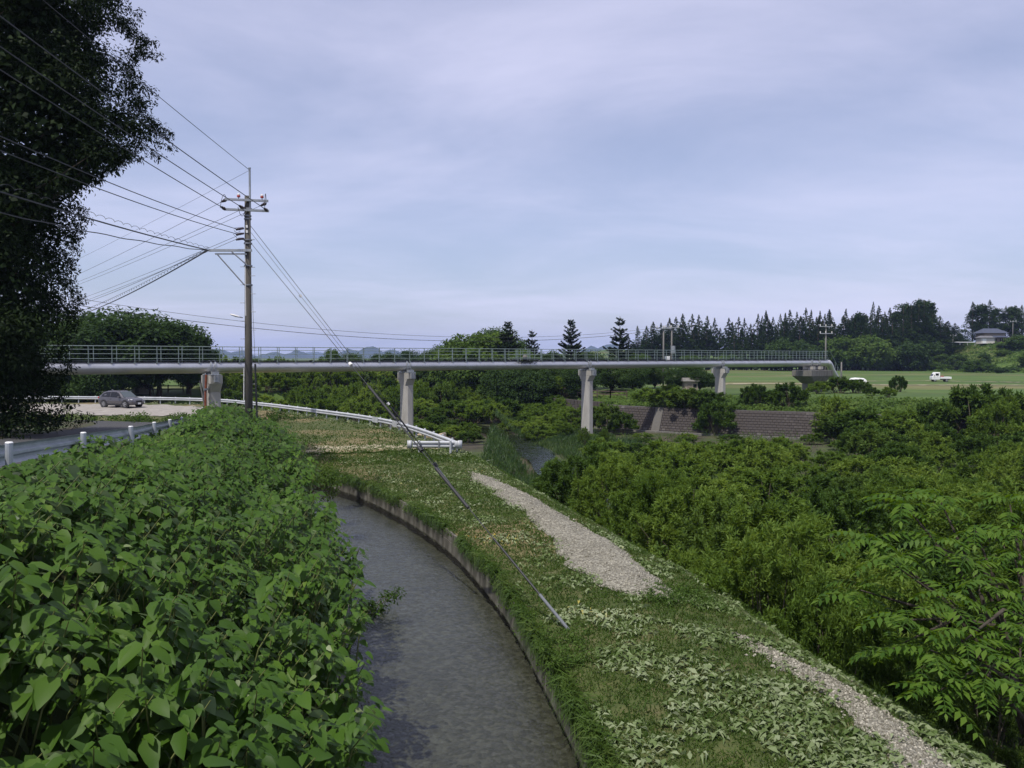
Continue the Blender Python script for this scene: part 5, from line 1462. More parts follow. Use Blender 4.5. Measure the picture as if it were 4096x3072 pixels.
near_w = [  # px, py top, depth, width scale, variant, label
 (588, 432, 37, 1.0, 2, 'big dark willow bush beyond the levee where the gravel path begins'),
 (618, 440, 33, .9, 0, 'bushy willow right of the big dark one beside the levee'),
 (655, 452, 29, .95, 1, 'light green willow halfway along the levee edge'),
 (700, 462, 26, .95, 0, 'bushy willow in the middle of the thicket beside the gravel path'),
 (735, 478, 22.5, .9, 2, 'dark leafy willow near the middle of the thicket edge'),
 (790, 474, 21, 1.0, 1, 'tall bright willow left of the tree with feathered leaves'),
 (770, 500, 17.5, .75, 0, 'nearer willow bush overhanging the dark hollow beside the levee'),
 (560, 448, 42, .8, 1, 'willow bush just right of the visible stretch of river'),
 (845, 470, 24, 1.0, 2, 'leafy willow behind the tree with feathered leaves'),
 (900, 462, 27, 1.0, 0, 'bright willow top in the right part of the thicket'),
 (955, 458, 27, 1.0, 1, 'willow top behind the feathered tree near the right edge'),
 (1010, 462, 24, 1.0, 0, 'willow bush reaching the right edge of the picture'),
 (835, 545, 15.0, .62, 1, 'small low willow in the shade under the feathered tree'),
 (880, 530, 17.0, .8, 0, 'dense willow close behind the left shoots of the feathered tree'),
 (965, 515, 18.0, .9, 2, 'dense leafy willow close behind the middle of the feathered tree'),
 (1020, 530, 17.0, .9, 1, 'dense willow behind the right side of the feathered tree'),
 (900, 600, 14.6, .6, 2, 'dark low bush filling the hollow below the feathered tree'),
 (985, 620, 15.0, .7, 2, 'dark bush right below the feathered tree crown'),
 (584, 424, 76, .6, 0, 'willow bush wrapping the foot of the mid river pier'),
 (604, 425, 74, .6, 1, 'willow bush just right of the foot of the mid river pier'),
 (690, 520, 19.5, .7, 1, 'small willow leaning over the levee edge beside the gravel path'),
]
spots = []
for px, py, D, wf, v, lb in near_w:
    t = at(px, py, D); h = t.z + 8.4; s_ = h / 5.0
    spots.append((t.x, t.y, 2.2))
    set_tree(*WN[v], 'willow_bush', lb, 'bush', (t.x, t.y, -8.45), rw_.uniform(0, 6.28), (s_ * wf, s_ * wf, s_), 'willow bushes on the riverbed', 'stems', 'crown')
# the sea of willows between levee and revetment
cand = []
rv = np.random.RandomState(23)
cy_ = rv.uniform(26, 84, 5000); cx_ = -2 + rv.uniform(0, 1, 5000) * (.72 * cy_ + 6)
csd = seg_sd(cx_, cy_, BKR); crd = river_d(cx_, cy_)
ok = (cx_ > np.interp(cy_, LC[:300, 1], LC[:300, 0]) + 4.5) & (csd < -3.2) & ~((cy_ > 44) & (crd < 4.6) & (cx_ < 9))
for x, y in zip(cx_[ok], cy_[ok]):
    if len(cand) >= 135: break
    sp = 2.7 + y * .016
    if any((x - a) ** 2 + (y - b) ** 2 < max(sp, c) ** 2 for a, b, c in spots): continue
    spots.append((x, y, sp)); cand.append((x, y, x < 7 and y > 40))
cand.sort(key=lambda c: c[0] / c[1])
for i, (x, y, low) in enumerate(cand):
    h = rv.uniform(.75, 1.25) if low else rv.uniform(2.7, 3.7) * (1.15 if y < 45 else 1.0)
    zone = 'in front of the block revetment' if y > 66 else ('in the middle of the riverbed' if y > 46 else 'in the nearer part of the thicket')
    pxx = 512 + 800 * x / y; h = min(h, 8.45 - (.099 if pxx < 850 else .082) * y + rv.uniform(-.15, .25)) * (rv.uniform(.95, 1.12) if rv.uniform() < .55 else rv.uniform(.55, .85)); h = max(h, .7)
    wd = rv.uniform(.9, 1.2) * (.5 if low or h < 1.3 else 1)
    set_tree(*(WF[rv.randint(0, 3)] if y > 38 else WN[rv.randint(0, 3)]), 'willow_bush', '%s willow %s, %s from the left' % ('low' if h < 1.4 else 'rounded', zone, ordw(i + 1)), 'bush', (x, y, -8.45), rv.uniform(0, 6.28),
             (wd, wd, h / 3.2) if y > 38 else (wd * .8, wd * .8, h / 5), 'willow bushes on the riverbed', 'stems', 'crown')
# riverside bushes beyond the white guardrail
k = 0; lst = []
tries = 0; sp2 = []
while len(lst) < 120 and tries < 4000:
    tries += 1
    px = rv.uniform(205, 565); D = rv.uniform(80, 118) if px > 425 else rv.uniform(96, 136); q = at(px, 380, D); x, y = q.x, q.y
    i_ = np.argmin(np.abs(LC[:, 0] - x))
    if y < LC[i_, 1] + (7 if px > 425 else 9): continue
    if any((x - a) ** 2 + (y - b) ** 2 < 2.7 ** 2 for a, b in sp2): continue
    if river_d(np.array([x]), np.array([y]))[0] < 3.0: continue
    sp2.append((x, y)); lst.append((x, y))
lst.sort(key=lambda c: c[0] / c[1])
for i, (x, y) in enumerate(lst):
    h = rv.uniform(3.6, 5.2) * (1.05 if y > 112 else .72 if y > 100 else .36); zb = float(ground_z(x, y)) - .1
    set_tree(*WF[rv.randint(0, 3)], 'riverside_bush', 'green bush on the river bank beyond the white guardrail, %s from the left' % ordw(i + 1), 'bush', (x, y, zb), rv.uniform(0, 6.28), (rv.uniform(1.0, 1.5) * (1 if y > 100 else .6),) * 2 + (h / 3.2,), 'bushes beyond the white guardrail', 'stems', 'crown')
# bushes on the far bank above the revetment
fb = [(672, 383, 92, 1.5, 'bush at the left end of the far bank above the revetment'), (690, 386, 90, 1.3, 'broad vine-covered bush left of the short pier, drooping over the revetment'), (707, 388, 89, 1.2, 'vine-covered bush just left of the short pier'), (648, 386, 97, 1.2, 'bush at the top left corner of the revetment'),
      (757, 382, 90, .85, 'dark upright bush on the bank right of the short pier'), (786, 380, 88, .95, 'taller dark bush on the bank, second right of the short pier'), (836, 392, 82, .7, 'small dark bush on the bank below the abutment'), (838, 375, 103, 1.3, 'green bush hiding the foot of the abutment'), (856, 378, 104, 1.1, 'green bush beside the foot of the sloping pipe'), (818, 380, 101, 1.0, 'low bush in front of the abutment'), (872, 386, 96, .9, 'low scrub bush right of the abutment'), (899, 374, 110, .6, 'lone small bush out on the field'), (888, 386, 92, .9, 'scrub bush on the field edge in front of the truck'),
      (972, 379, 74, .85, 'tall dark leafy bush on the bank in front of the white truck'), (1012, 384, 72, .75, 'dark bush on the bank near the right edge'), (1000, 394, 68, .7, 'low green bush right of the tall bank bush'), (930, 398, 76, .7, 'low bush on the bank left of the tall bank bush'), (716, 397, 86, .8, 'leafy clump hanging over the top of the revetment'), (570, 404, 90, 1.0, 'dark shrub below the park wall left of the mid river pier'), (607, 401, 91, 1.0, 'green shrub at the left end of the revetment right of the pier'), (622, 410, 88, .9, 'lower shrub at the left foot of the revetment'), (548, 412, 92, 1.1, 'bush in front of the low stone park wall'), (845, 408, 79, 1.2, 'bush covering the right end of the visible revetment'), (868, 404, 77, 1.3, 'broad bush on the right part of the revetment'), (895, 406, 75, 1.2, 'bush hiding the revetment below the truck')]
for i, (px, py, D, wf, lb) in enumerate(fb):
    t = at(px, py, D); zb = float(ground_z(t.x, t.y)) - .15; h = max(t.z - zb, .9)
    set_tree(*(WF[2] if i % 3 else WF[1]), 'bank_bush', lb, 'bush', (t.x, t.y, zb), rv.uniform(0, 6.28), (wf * h / 3.2 * 1.0 + .15, wf * h / 3.2 + .15, h / 3.2), 'bushes on the far bank', 'stems', 'crown')
# clipped hedge behind the parking area
hd = thing('hedge', 'clipped green hedge behind the parking area left of the car', 'hedge', (-64, 113, -5))
r = np.random.RandomState(5)
C = np.stack([r.uniform(-74, -55, 260), 113 + r.uniform(-1, 1, 260), -4.0 + r.uniform(-.9, .8, 260)], -1)
V, F = clump_leaves(r, C, np.full(260, .55), 40, .28, .6)
me = mesh_np('foliage', V, F); me.materials.append(M['green_leaf']); link('foliage', me, None, hd).location = -hd.location
mb = MB()
for x in np.arange(-73, -55, 1.5): mb.tube([(x, 113, -5.2), (x, 113, -4.2)], .05, 5)
mb.part('stems', M['bark'], hd)

# --- big shaded tree on the left
bt = thing('shaded_tree', 'huge dark shaded broadleaf tree filling the left edge', 'tree', (-25.5, 33, -3.4))
r = np.random.RandomState(55)
edge = [(-30, 150), (0, 118), (10, 122), (25, 132), (40, 152), (48, 153), (60, 138), (80, 140), (100, 140), (118, 160), (126, 163), (140, 150), (150, 138), (170, 118), (182, 98), (190, 76), (205, 82), (220, 90), (236, 83), (262, 79), (285, 72), (300, 90), (312, 82), (330, 73), (345, 70), (365, 74), (385, 62), (404, 74), (415, 66), (432, 56), (440, 40)]
ey = [e[0] for e in edge]; ex_ = [e[1] for e in edge]
Cs = []; Rs = []
while len(Cs) < 300:
    D = r.uniform(28.5, 37.5); py = r.uniform(-120, 438)
    e = np.interp(py, ey, ex_) if py > -30 else 150 - (-30 - py) * .9
    rr_ = r.uniform(.55, 1.3)
    rp = rr_ / D * FPX
    pxm = e - rp * .80 - abs(D - 32.5) * 2.8
    if pxm < -120: continue
    px = pxm - abs(r.normal()) * 60
    if px < -120: continue
    q = at(px, py, D)
    if q.z < -3.4 + .5: continue
    Cs.append(q); Rs.append(rr_)
Cs = np.array([tuple(c) for c in Cs]); Rs = np.array(Rs)
V, F = clump_leaves(r, Cs, Rs, 270, .165, .42, flat=.75, up=.5, droop=.5, shell=2.0)
# hanging twig ends along the outline
tw_ = []
for py in np.arange(-20, 430, 5.0):
    e = np.interp(py, ey, ex_); D = r.uniform(31, 34.5); tw_.append(at(e - r.uniform(2, 14), py, D))
for py in np.arange(-10, 175, 8.0):                       # leafy branch ends reaching out
    e = np.interp(py, ey, ex_); D_ = r.uniform(30.5, 35); q = at(e - 16, py, D_); dv = Vector((.34, r.normal() * .12, r.uniform(-.22, .10)))
    for k in range(r.randint(2, 5)): tw_.append(q + dv * k)
tw_ = np.array([tuple(q) for q in tw_])
V2, F2 = clump_leaves(r, tw_, np.full(len(tw_), .30), 55, .14, .38, flat=.8, up=.4, droop=.5, shell=1.5)
inner = Cs + r.normal(size=Cs.shape) * .4; inner[:, 0] -= 1.7
V3, F3_ = clump_leaves(r, inner, Rs * 1.2, 170, .27, .6, flat=.8, up=.4, droop=.3, shell=2.6)
V, F = joinVF([(V, F), (V2, F2), (V3, F3_)])
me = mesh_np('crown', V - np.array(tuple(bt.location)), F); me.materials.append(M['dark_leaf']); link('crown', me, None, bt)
mb = limbs(r, (-25.5, 33, 0.5), Cs[r.choice(len(Cs), 34, False)], .20, 4)
mb.tube([(-25.5, 33, -3.9), (-25.6, 33, -1), (-25.5, 33, 6), (-25.2, 33, 15)], [.65, .5, .4, .18], 14)
mb.part('trunk', M['bark'], bt, smooth=True)
# undergrowth in its shade
ug = thing('shaded_undergrowth', 'dark low undergrowth in the shade below the huge tree', 'undergrowth', (-20, 24, -3))
C = np.stack([r.uniform(-38, -20.5, 240), r.uniform(24, 40, 240), np.zeros(240)], -1); C[:, 2] = road_z(C[:, 1]) + r.uniform(.0, .9, 240)
V, F = clump_leaves(r, C, np.full(240, .6), 50, .16, .5, flat=.6)
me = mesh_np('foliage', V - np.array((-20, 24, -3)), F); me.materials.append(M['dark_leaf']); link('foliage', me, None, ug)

# ------------------------------------------------------------------ knotweed thicket
def big_leaf_geo():
    """ovate blade, folded along the midrib, tip bent down; x = length 1, z = normal"""
    M0, M1, M2, M3 = (0, 0, 0), (.32, 0, .0), (.68, 0, -.03), (1.0, 0, -.12)
    L1, L2, L3 = (.0, .19, .03), (.27, .305, .07), (.68, .20, .015)
    f = lambda p: (p[0], -p[1], p[2])
    V = np.array([M0, M1, M2, M3, L1, L2, L3, f(L1), f(L2), f(L3)], float)
    Q = [(0, 1, 5, 4), (1, 2, 6, 5), (0, 7, 8, 1), (1, 8, 9, 2)]; T = [(2, 3, 6), (2, 9, 3)]
    return V, np.array(Q), np.array(T)
BV, BQ, BT = big_leaf_geo()
def frames(D, N):
    D = unit(D); S = unit(np.cross(N, D)); N2 = np.cross(D, S)
    return np.stack([D, S, N2], -1)                      # columns
kr = np.random.RandomState(71)
kt = thing('knotweed_thicket', 'dense thicket of large-leaved knotweed on the slope left of the canal', 'plants', (-5.5, 14, -4.2))
def knot_top(y, u):
    """canopy height over the left slope; u may be negative where stems lean over the water"""
    i = np.interp(y, LG[:, 1], np.arange(len(LG)))
    i0 = np.clip(i.astype(int), 0, len(LG) - 2); t = (i - i0)
    P = LG[i0] * (1 - t)[:, None] + LG[i0 + 1] * t[:, None]
    x = P[:, 0] + (P[:, 2] - P[:, 0]) * u; yy_ = P[:, 1] + (P[:, 3] - P[:, 1]) * u
    zr_ = road_z(P[:, 3])
    g = -5.05 + (zr_ + 5.05) * sstep(0, .95, np.clip(u, 0, 1))
    hgt = 1.62 - .50 * sstep(.35, .95, u) - .55 * sstep(.06, -.10, u) + .85 * sstep(17, 25, yy_) * sstep(.7, .3, u)
    hgt = hgt + .40 * nz(x, yy_, 2.3, 73) + .32 * nz(x, yy_, .9, 74)
    # near the rail the tops stay below its beam
    lim = zr_ + .30 + .28 * nz(x, yy_, 1.6, 76) + .95 * sstep(22, 27, yy_) * sstep(.95, .6, u) 
    z = np.minimum(g + np.maximum(hgt, .35), lim)
    return x, yy_, z, g
def stems_leaves(n_st, ylo, yhi, n_lf, size, seed):
    r = np.random.RandomState(seed)
    y = ylo + (yhi - ylo) * r.uniform(0, 1, n_st); u0_ = -.07 + .14 * sstep(15, 22, y) - .11 * sstep(12, 6, y); u = u0_ + (1.0 - u0_) * r.uniform(0, 1, n_st)
    x, yy_, z, g = knot_top(y, u)
    z = z + np.where(r.uniform(size=n_st) < .14, r.uniform(.05, .32, n_st), 0) * (u < .75)
    a = r.uniform(0, 6.283, n_st); lean = unit(np.stack([np.cos(a) * .65 + .85, np.sin(a) * .65 - .45, np.zeros(n_st)], -1))
    P = []; D = []; N = []; S = []
    stemtop = np.stack([x, yy_, z], -1)
    for k in range(n_lf):
        f = (k + r.uniform(0, 1, n_st)) / n_lf
        drop = (f ** 2.0) * np.minimum(.95, (z - g) * .75)
        side = (1 if k % 2 else -1)
        perp = np.stack([-lean[:, 1], lean[:, 0], np.zeros(n_st)], -1) * side
        pos = stemtop - lean * (f * .80)[:, None] + np.array([0, 0, -1.0]) * drop[:, None] + perp * .05 + r.normal(size=(n_st, 3)) * .05
        d = unit(perp * r.uniform(.5, 1.1, n_st)[:, None] + lean * r.uniform(.1, .9, n_st)[:, None] + np.array([.10, -.25, 0]) + np.array([0, 0, -1]) * r.uniform(.12, .85, n_st)[:, None])
        nn = unit(np.array([.10, -.25, 1.0]) + perp * .25 + r.normal(size=(n_st, 3)) * .28)
        P.append(pos); D.append(d); N.append(nn); S.append(size * (1 + .38 * sstep(10, 5, y)) * r.uniform(.55, 1.3, n_st) * (1.0 - .45 * (k < 3)))
    return np.concatenate(P), np.concatenate(D), np.concatenate(N), np.concatenate(S), stemtop, g, lean
parts_ = []; simple_ = []
P, D, N, Sz, st1, g1, ln1 = stems_leaves(1100, 3.6, 15.0, 20, .18, 81)
P2, D2, N2_, S2_, st2, g2_, ln2 = stems_leaves(1500, 14.6, 33.0, 15, .20, 82)
# the 300 blades that show largest become parts of their own
cs, sn = math.cos(PITCH), math.sin(PITCH)
yc = P[:, 1] * cs - P[:, 2] * sn; zc2 = P[:, 1] * sn + P[:, 2] * cs
sx = 512 + FPX * P[:, 0] / yc; sy = 384 - FPX * zc2 / yc
inview = (sx > 5) & (sx < 1015) & (sy > 300) & (sy < 765)
bins = {}
score = np.where(inview, Sz / yc, -1)
# only blades not covered by a nearer one
order = np.argsort(-(Sz / yc) * inview)
cell = {}
for i in np.argsort(yc):
    if not inview[i]: continue
    key = (int(sx[i] // 9), int(sy[i] // 9))
    cell.setdefault(key, []).append(i)
front = [v[0] for v in cell.values()]
front.sort(key=lambda i: -score[i])
big = np.array(front[:298])
Rm = frames(D, N)
me_leaf = mesh_np('leaf', BV, [BQ, BT], True); me_leaf.materials.append(M['knot'])
for i in big:
    o = link('leaf', me_leaf, None, kt)
    m4 = Matrix(((Rm[i, 0, 0] * Sz[i], Rm[i, 0, 1] * Sz[i], Rm[i, 0, 2] * Sz[i], P[i, 0] - kt.location.x), (Rm[i, 1, 0] * Sz[i], Rm[i, 1, 1] * Sz[i], Rm[i, 1, 2] * Sz[i], P[i, 1] - kt.location.y), (Rm[i, 2, 0] * Sz[i], Rm[i, 2, 1] * Sz[i], Rm[i, 2, 2] * Sz[i], P[i, 2] - kt.location.z), (0, 0, 0, 1)))
    o.matrix_local = m4
mask = np.ones(len(P), bool); mask[big] = False
def leaf_mass(P, D, N, S):
    Rm_ = frames(D, N)
    V = np.einsum('nij,kj->nki', Rm_, BV) * S[:, None, None] + P[:, None, :]
    n = len(P); off = (np.arange(n) * len(BV))[:, None, None]
    return V.reshape(-1, 3), (BQ[None] + off).reshape(-1, 4), (BT[None] + off).reshape(-1, 3)
V, Q, T = leaf_mass(P[mask], D[mask], N[mask], Sz[mask])
me = mesh_np('foliage', V - np.array(tuple(kt.location)), [Q, T], True); me.materials.append(M['knot'])
tag(link('foliage', me, None, kt), kind='stuff')
V, F = leafquads(P2, D2, N2_, S2_, S2_ * .72, .14, .38)
me = mesh_np('far_foliage', V - np.array(tuple(kt.location)), F); me.materials.append(M['knot'])
tag(link('far_foliage', me, None, kt), kind='stuff')
mb = MB()
for st, g, ln_ in ((st1, g1, ln1), (st2[::2], g2_[::2], ln2[::2])):
    for p, gz, l in zip(st, g, ln_):
        b = Vector((p[0] - l[0] * .8, p[1] - l[1] * .8, gz - .1)); e = Vector(p)
        m = b.lerp(e, .6) + Vector((0, 0, .18 * (e.z - b.z)))
        mb.tube([b, m, e], [.012, .009, .005], 4, cap=False)
tag(mb.part('stems', M['stem'], kt), kind='stuff')
# a few withered and overturned leaves within the thicket
ws = kr.choice(np.where(mask)[0], 170, False); Rw = frames(D[ws] + kr.normal(size=(170, 3)) * .4, N[ws] + kr.normal(size=(170, 3)) * .8)
V, Q, T = leaf_mass(P[ws] + np.array([0, 0, .06]), Rw[:, :, 0], Rw[:, :, 2], Sz[ws] * .75)
me = mesh_np('withered_leaves', V - np.array(tuple(kt.location)), [Q, T], True); me.materials.append(M['cut'])
tag(link('withered_leaves', me, None, kt), kind='stuff')
# small leafy sprig leaning over the water
for px, py, D, n_, sc_, lb in ((376, 606, 17.5, 220, .45, 'small leafy sprig leaning out over the canal water'), (330, 484, 25.5, 380, .6, 'feathery dark bush leaning over the far end of the canal'), (316, 474, 27.5, 380, .7, 'dark shrub at the bend where the canal disappears')):
    q = at(px, py, D); sg_ = thing('canal_shrub', lb, 'shrub', (q.x, q.y, q.z))
    C = np.array([tuple(q)]) + kr.normal(size=(14, 3)) * np.array([.5, .35, .28]) * sc_
    V, F = clump_leaves(kr, C, np.full(14, .28 * sc_ + .1), n_ // 14 * 3, .10, .4, flat=.6, droop=.4)
    me = mesh_np('foliage', V - np.array(tuple(q)), F); me.materials.append(M['green_leaf']); link('foliage', me, None, sg_)
    mb = MB()
    for c in C[:8]: mb.tube([(q.x - 1.3 * sc_ - .3, q.y, q.z - .6), ((q.x + c[0]) / 2 - .3, q.y, q.z - .1), tuple(c)], [.02, .012, .005], 4, cap=False)
    mb.part('stems', M['twig'], sg_)

# ------------------------------------------------------------------ tree with feathered (pinnate) leaves, lower right
def pinnate_geo(seed):
    r = np.random.RandomState(seed); P = []; D = []; N = []; L = []
    m = 6
    curve = lambda t: np.array([t, 0, .16 * math.sin(t * 2.0) - .42 * t * t])
    for k in range(m):
        t = .18 + .76 * k / (m - 1); c = curve(t)
        for sg in (-1, 1):
            P.append(c); D.append(np.array([.42, sg * .9, -.42])); N.append(np.array([.1, -sg * .22, 1.0]) + r.normal(size=3) * .08); L.append(.37 * (1 - .35 * abs(k - 2.2) / 3.5) * r.uniform(.9, 1.1))
    P.append(curve(.98)); D.append(np.array([.9, 0, -.6])); N.append(np.array([.4, 0, 1.])); L.append(.26)
    P, D, N, L = map(np.array, (P, D, N, L))
    V, F = leafquads(P, D, N, L, L * .38, .10, .42)
    # stalk as a thin ribbon
    s = np.linspace(0, .97, 6); Vs = []
    for t in s: c = curve(t); Vs += [c + np.array([0, -.008, .0]), c + np.array([0, .008, .0])]
    Fs = np.array([(2 * i, 2 * i + 1, 2 * i + 3, 2 * i + 2) for i in range(5)])
    return joinVF([(V, F), (np.array(Vs), Fs)])
PLV = []
for sd_ in (1, 2, 3):
    V, F = pinnate_geo(sd_); me = mesh_np('leaf', V, F); me.materials.append(M['pinnate']); PLV.append(me)
pr = np.random.RandomState(91)
pt = thing('feathered_tree', 'young tree with feathered compound leaves at the lower right', 'tree', (8.3, 12.6, -8.4))
whorls = [  # px, py, depth: tips of its shoots
 (905, 505, 13.6), (940, 500, 14.2), (870, 540, 13.2), (895, 565, 12.6), (935, 545, 13.0), (975, 530, 13.8), (1010, 505, 14.2), (1015, 560, 13.0), (985, 585, 12.4), (950, 600, 11.8), (910, 620, 11.4), (930, 650, 11.0), (965, 640, 11.2), (1000, 630, 11.6), (1020, 660, 11.0), (890, 650, 11.6), (985, 680, 10.6), (940, 690, 10.6), (1018, 600, 12.2), (860, 590, 13.2), (1020, 530, 13.4), (965, 560, 12.9), (1030, 640, 11.4), (1035, 690, 10.4)]
base = Vector((8.3, 12.6, -8.4)); mb = MB()
n_l = 0
for px, py, D in whorls:
    q = at(px, py, D)
    j = base + Vector((pr.normal() * .15, pr.normal() * .15, 2.2 + pr.uniform(0, 2.0)))
    mid = j.lerp(q, .55) + Vector((0, 0, .35))
    mb.tube([j, mid, q], [.05, .03, .012], 6, cap=False)
    for k in range(10):
        a = 2 * math.pi * k / 10 + pr.normal() * .25
        d = np.array([math.cos(a), math.sin(a), pr.uniform(-.15, .45)]); n = np.array([-.25 * math.cos(a), -.25 * math.sin(a), 1.0]) + pr.normal(size=3) * .15
        Rm_ = frames(d[None], n[None])[0]; s_ = pr.uniform(.40, .68)
        o = link('leaf', PLV[pr.randint(0, 3)], None, pt)
        m3 = Matrix([[float(Rm_[a_, b_] * s_) for b_ in range(3)] for a_ in range(3)])
        m4 = m3.to_4x4(); m4.translation = q - pt.location + Vector((0, 0, pr.uniform(-.18, .12)))
        o.matrix_local = m4; n_l += 1
mb.tube([base + Vector((0, 0, -.3)), base + Vector((.05, 0, 1.5)), base + Vector((0, 0, 3.2)), base + Vector((.1, .2, 4.6))], [.13, .10, .08, .04], 10, cap=False)
mb.tube([base + Vector((.75, -.3, -.3)), base + Vector((.8, -.3, 1.8)), base + Vector((.6, -.1, 3.6))], [.10, .08, .05], 8, cap=False)
mb.part('trunk', M['bark'], pt, smooth=True)
dead = MB().tube([base + Vector((.4, -.9, 1.1)), base + Vector((-.4, -1.0, .8)), base + Vector((-1.3, -1.0, 1.2)), base + Vector((-1.9, -.9, 2.0))], [.03, .025, .02, .01], 6)
dead.part('dead_branch', M['pole_light'], pt)

# ------------------------------------------------------------------ low cover: grass, cut leaves, weeds, pebbles
gr_ = np.random.RandomState(131)
def on_levee(n, ylo, yhi, seed, u0=0.0, u1=1.12):
    r = np.random.RandomState(seed)
    y = ylo * (yhi / ylo) ** r.uniform(0, 1, n); u = r.uniform(u0, u1, n)
    i = np.interp(y, LW[:290, 1], np.arange(290))
    uu = np.clip(u, 0, 1)
    x, yy_, z = levee_pt(i, uu)
    ex2 = np.clip(u - 1, 0, 1) * 4.4
    return x + ex2, yy_, z - ex2 * .55, u, y
def path_mask(y, u):
    a = np.interp(y, yy, ul); b = np.interp(y, yy, ur)
    rj = np.random.RandomState(5).normal(size=len(y)) * .022
    return (u > a + .03 + rj) & (u < b - .03 + rj) & (y < 34) & (np.random.RandomState(6).uniform(size=len(y)) > .05)
# grass
x, y, z, u, y0 = on_levee(150000, 8.0, 46, 141, -.005, 1.5)
keep = ~path_mask(y0, u) & (nz(x, y, .8, 142) + .7 * nz(x, y, .3, 143) + gr_.normal(size=len(x)) * .5 > -.7)
x, y, z = x[keep], y[keep], z[keep]; n = len(x)
D = unit(gr_.normal(size=(n, 3)) * np.array([.7, .7, .25]) + np.array([0, 0, .75])); N = rand_dir(gr_, n)
ll = gr_.uniform(.03, .09, n) * (1 + y / 40)
V, F = leafquads(np.stack([x, y, z - .01], -1), D, N, ll, .012 + .00045 * y, .1)
tag(link('levee_grass', mesh_np('levee_grass', V, F), M['grass']), 'short ragged grass covering the levee', None, None, 'stuff')
# blades hanging over the canal wall
n = 17000
i = gr_.uniform(40, 300, n); i0 = i.astype(int)
x, y, z = levee_pt(i, gr_.uniform(-.004, .03, n)); dd = np.concatenate([leftn[i0], np.zeros((n, 1))], 1)
clus = nz(i * .12, i * 0, 1.0, 144) > -.45
D = unit(dd * gr_.uniform(.2, .8, n)[:, None] + gr_.normal(size=(n, 3)) * .35 + np.array([0, 0, -.1])); N = unit(dd + np.array([0, 0, .7]))
ll = gr_.uniform(.10, .42, n)
V, F = leafquads(np.stack([x, y, z + .01], -1)[clus], D[clus], N[clus], ll[clus], (.016 + .0004 * y)[clus], .55)
tag(link('wall_grass', mesh_np('wall_grass', V, F), M['grass']), 'grass hanging over the edge of the canal wall', None, None, 'stuff')
# cut leaves lying about, in drifts
x, y, z, u, y0 = on_levee(30000, 8.3, 44, 151, .03, 1.15)
dens = nz(x, y, 2.2, 152) + .6 * nz(x, y, .7, 153) + .6 * sstep(15, 9, y) + .35 * (u > .25)
keep = (dens > .48) & ~(path_mask(y0, u) & (gr_.uniform(size=len(x)) > .06))
x, y, z = x[keep], y[keep], z[keep]; n = len(x)
a = gr_.uniform(0, 6.283, n)
D = np.stack([np.cos(a), np.sin(a), gr_.normal(size=n) * .28], -1); N = unit(gr_.normal(size=(n, 3)) * .45 + np.array([0, 0, 1]))
ll = gr_.uniform(.06, .17, n)
V, F = leafquads(np.stack([x, y, z + gr_.uniform(.015, .08, n)], -1), D, N, ll, ll * gr_.uniform(.2, .5, n), .3)
tag(link('cut_leaves', mesh_np('cut_leaves', V, F), M['cut']), 'pale wilted cut leaves strewn over the levee', None, None, 'stuff')
# green weeds along the wall edge and on the mound
C = []
for k in range(300):
    yk = gr_.uniform(8.2, 36); i = np.interp(yk, LW[:290, 1], np.arange(290)); xx, y_, zz = levee_pt(np.array([i]), np.array([gr_.uniform(-.025, .05)])); C.append((xx[0], y_[0], zz[0] + gr_.uniform(-.22, .06)))
for px, py, D in ((570, 652, 13.2), (560, 662, 13.0), (578, 640, 13.8), (475, 512, 26), (485, 505, 27)):
    q = at(px, py, D)
    for j in range(7): C.append((q.x + gr_.normal() * .22, q.y + gr_.normal() * .25, -4.95 + gr_.uniform(0, .25)))
for k in range(70):
    yk = gr_.uniform(15.0, 16.6); i = np.interp(yk, LW[:290, 1], np.arange(290)); xx, y_, zz = levee_pt(np.array([i]), np.array([gr_.uniform(.60, .93)])); C.append((xx[0], y_[0], zz[0] + gr_.uniform(.0, .12)))
C = np.array(C)
V, F = clump_leaves(gr_, C, gr_.uniform(.08, .22, len(C)), 55, .055, .5, flat=.7, droop=.3)
tag(link('levee_weeds', mesh_np('levee_weeds', V, F), M['green_leaf']), 'tufts of green weeds along the canal wall edge', None, None, 'stuff')
# pebbles on the gravel path
n = 15000
ti = gr_.randint(0, len(path_rows) - 1, n); tj = gr_.randint(0, 14, n); f1 = gr_.uniform(0, 1, (n, 1)); f2 = gr_.uniform(0, 1, (n, 1))
wgt = ((ur - ul)[ti] > .035) & (gr_.uniform(size=n) < np.clip(14.0 / path_rows[ti, 0, 1], .2, 1) ** 1.2)
p = path_rows[ti, tj] * (1 - f1) * (1 - f2) + path_rows[ti + 1, tj] * f1 * (1 - f2) + path_rows[ti, tj + 1] * (1 - f1) * f2 + path_rows[ti + 1, tj + 1] * f1 * f2
p = p[wgt]; n = len(p)
stray = gr_.uniform(size=n) < .16; p[stray] += np.stack([gr_.normal(size=stray.sum()) * .16 - .08, gr_.normal(size=stray.sum()) * .16, np.full(stray.sum(), -.02)], -1)
oc = np.array([(1, 0, 0), (-1, 0, 0), (0, 1, 0), (0, -1, 0), (0, 0, .7), (0, 0, -.7)], float)
sz = gr_.uniform(.010, .030, n) * (1 + .8 * (gr_.uniform(size=n) > .97))
ang = gr_.uniform(0, 6.28, n); ca, sa = np.cos(ang), np.sin(ang)
V = oc[None] * sz[:, None, None] * gr_.uniform(.6, 1.3, (n, 1, 3))
V = np.stack([V[..., 0] * ca[:, None] - V[..., 1] * sa[:, None], V[..., 0] * sa[:, None] + V[..., 1] * ca[:, None], V[..., 2]], -1) + p[:, None, :]
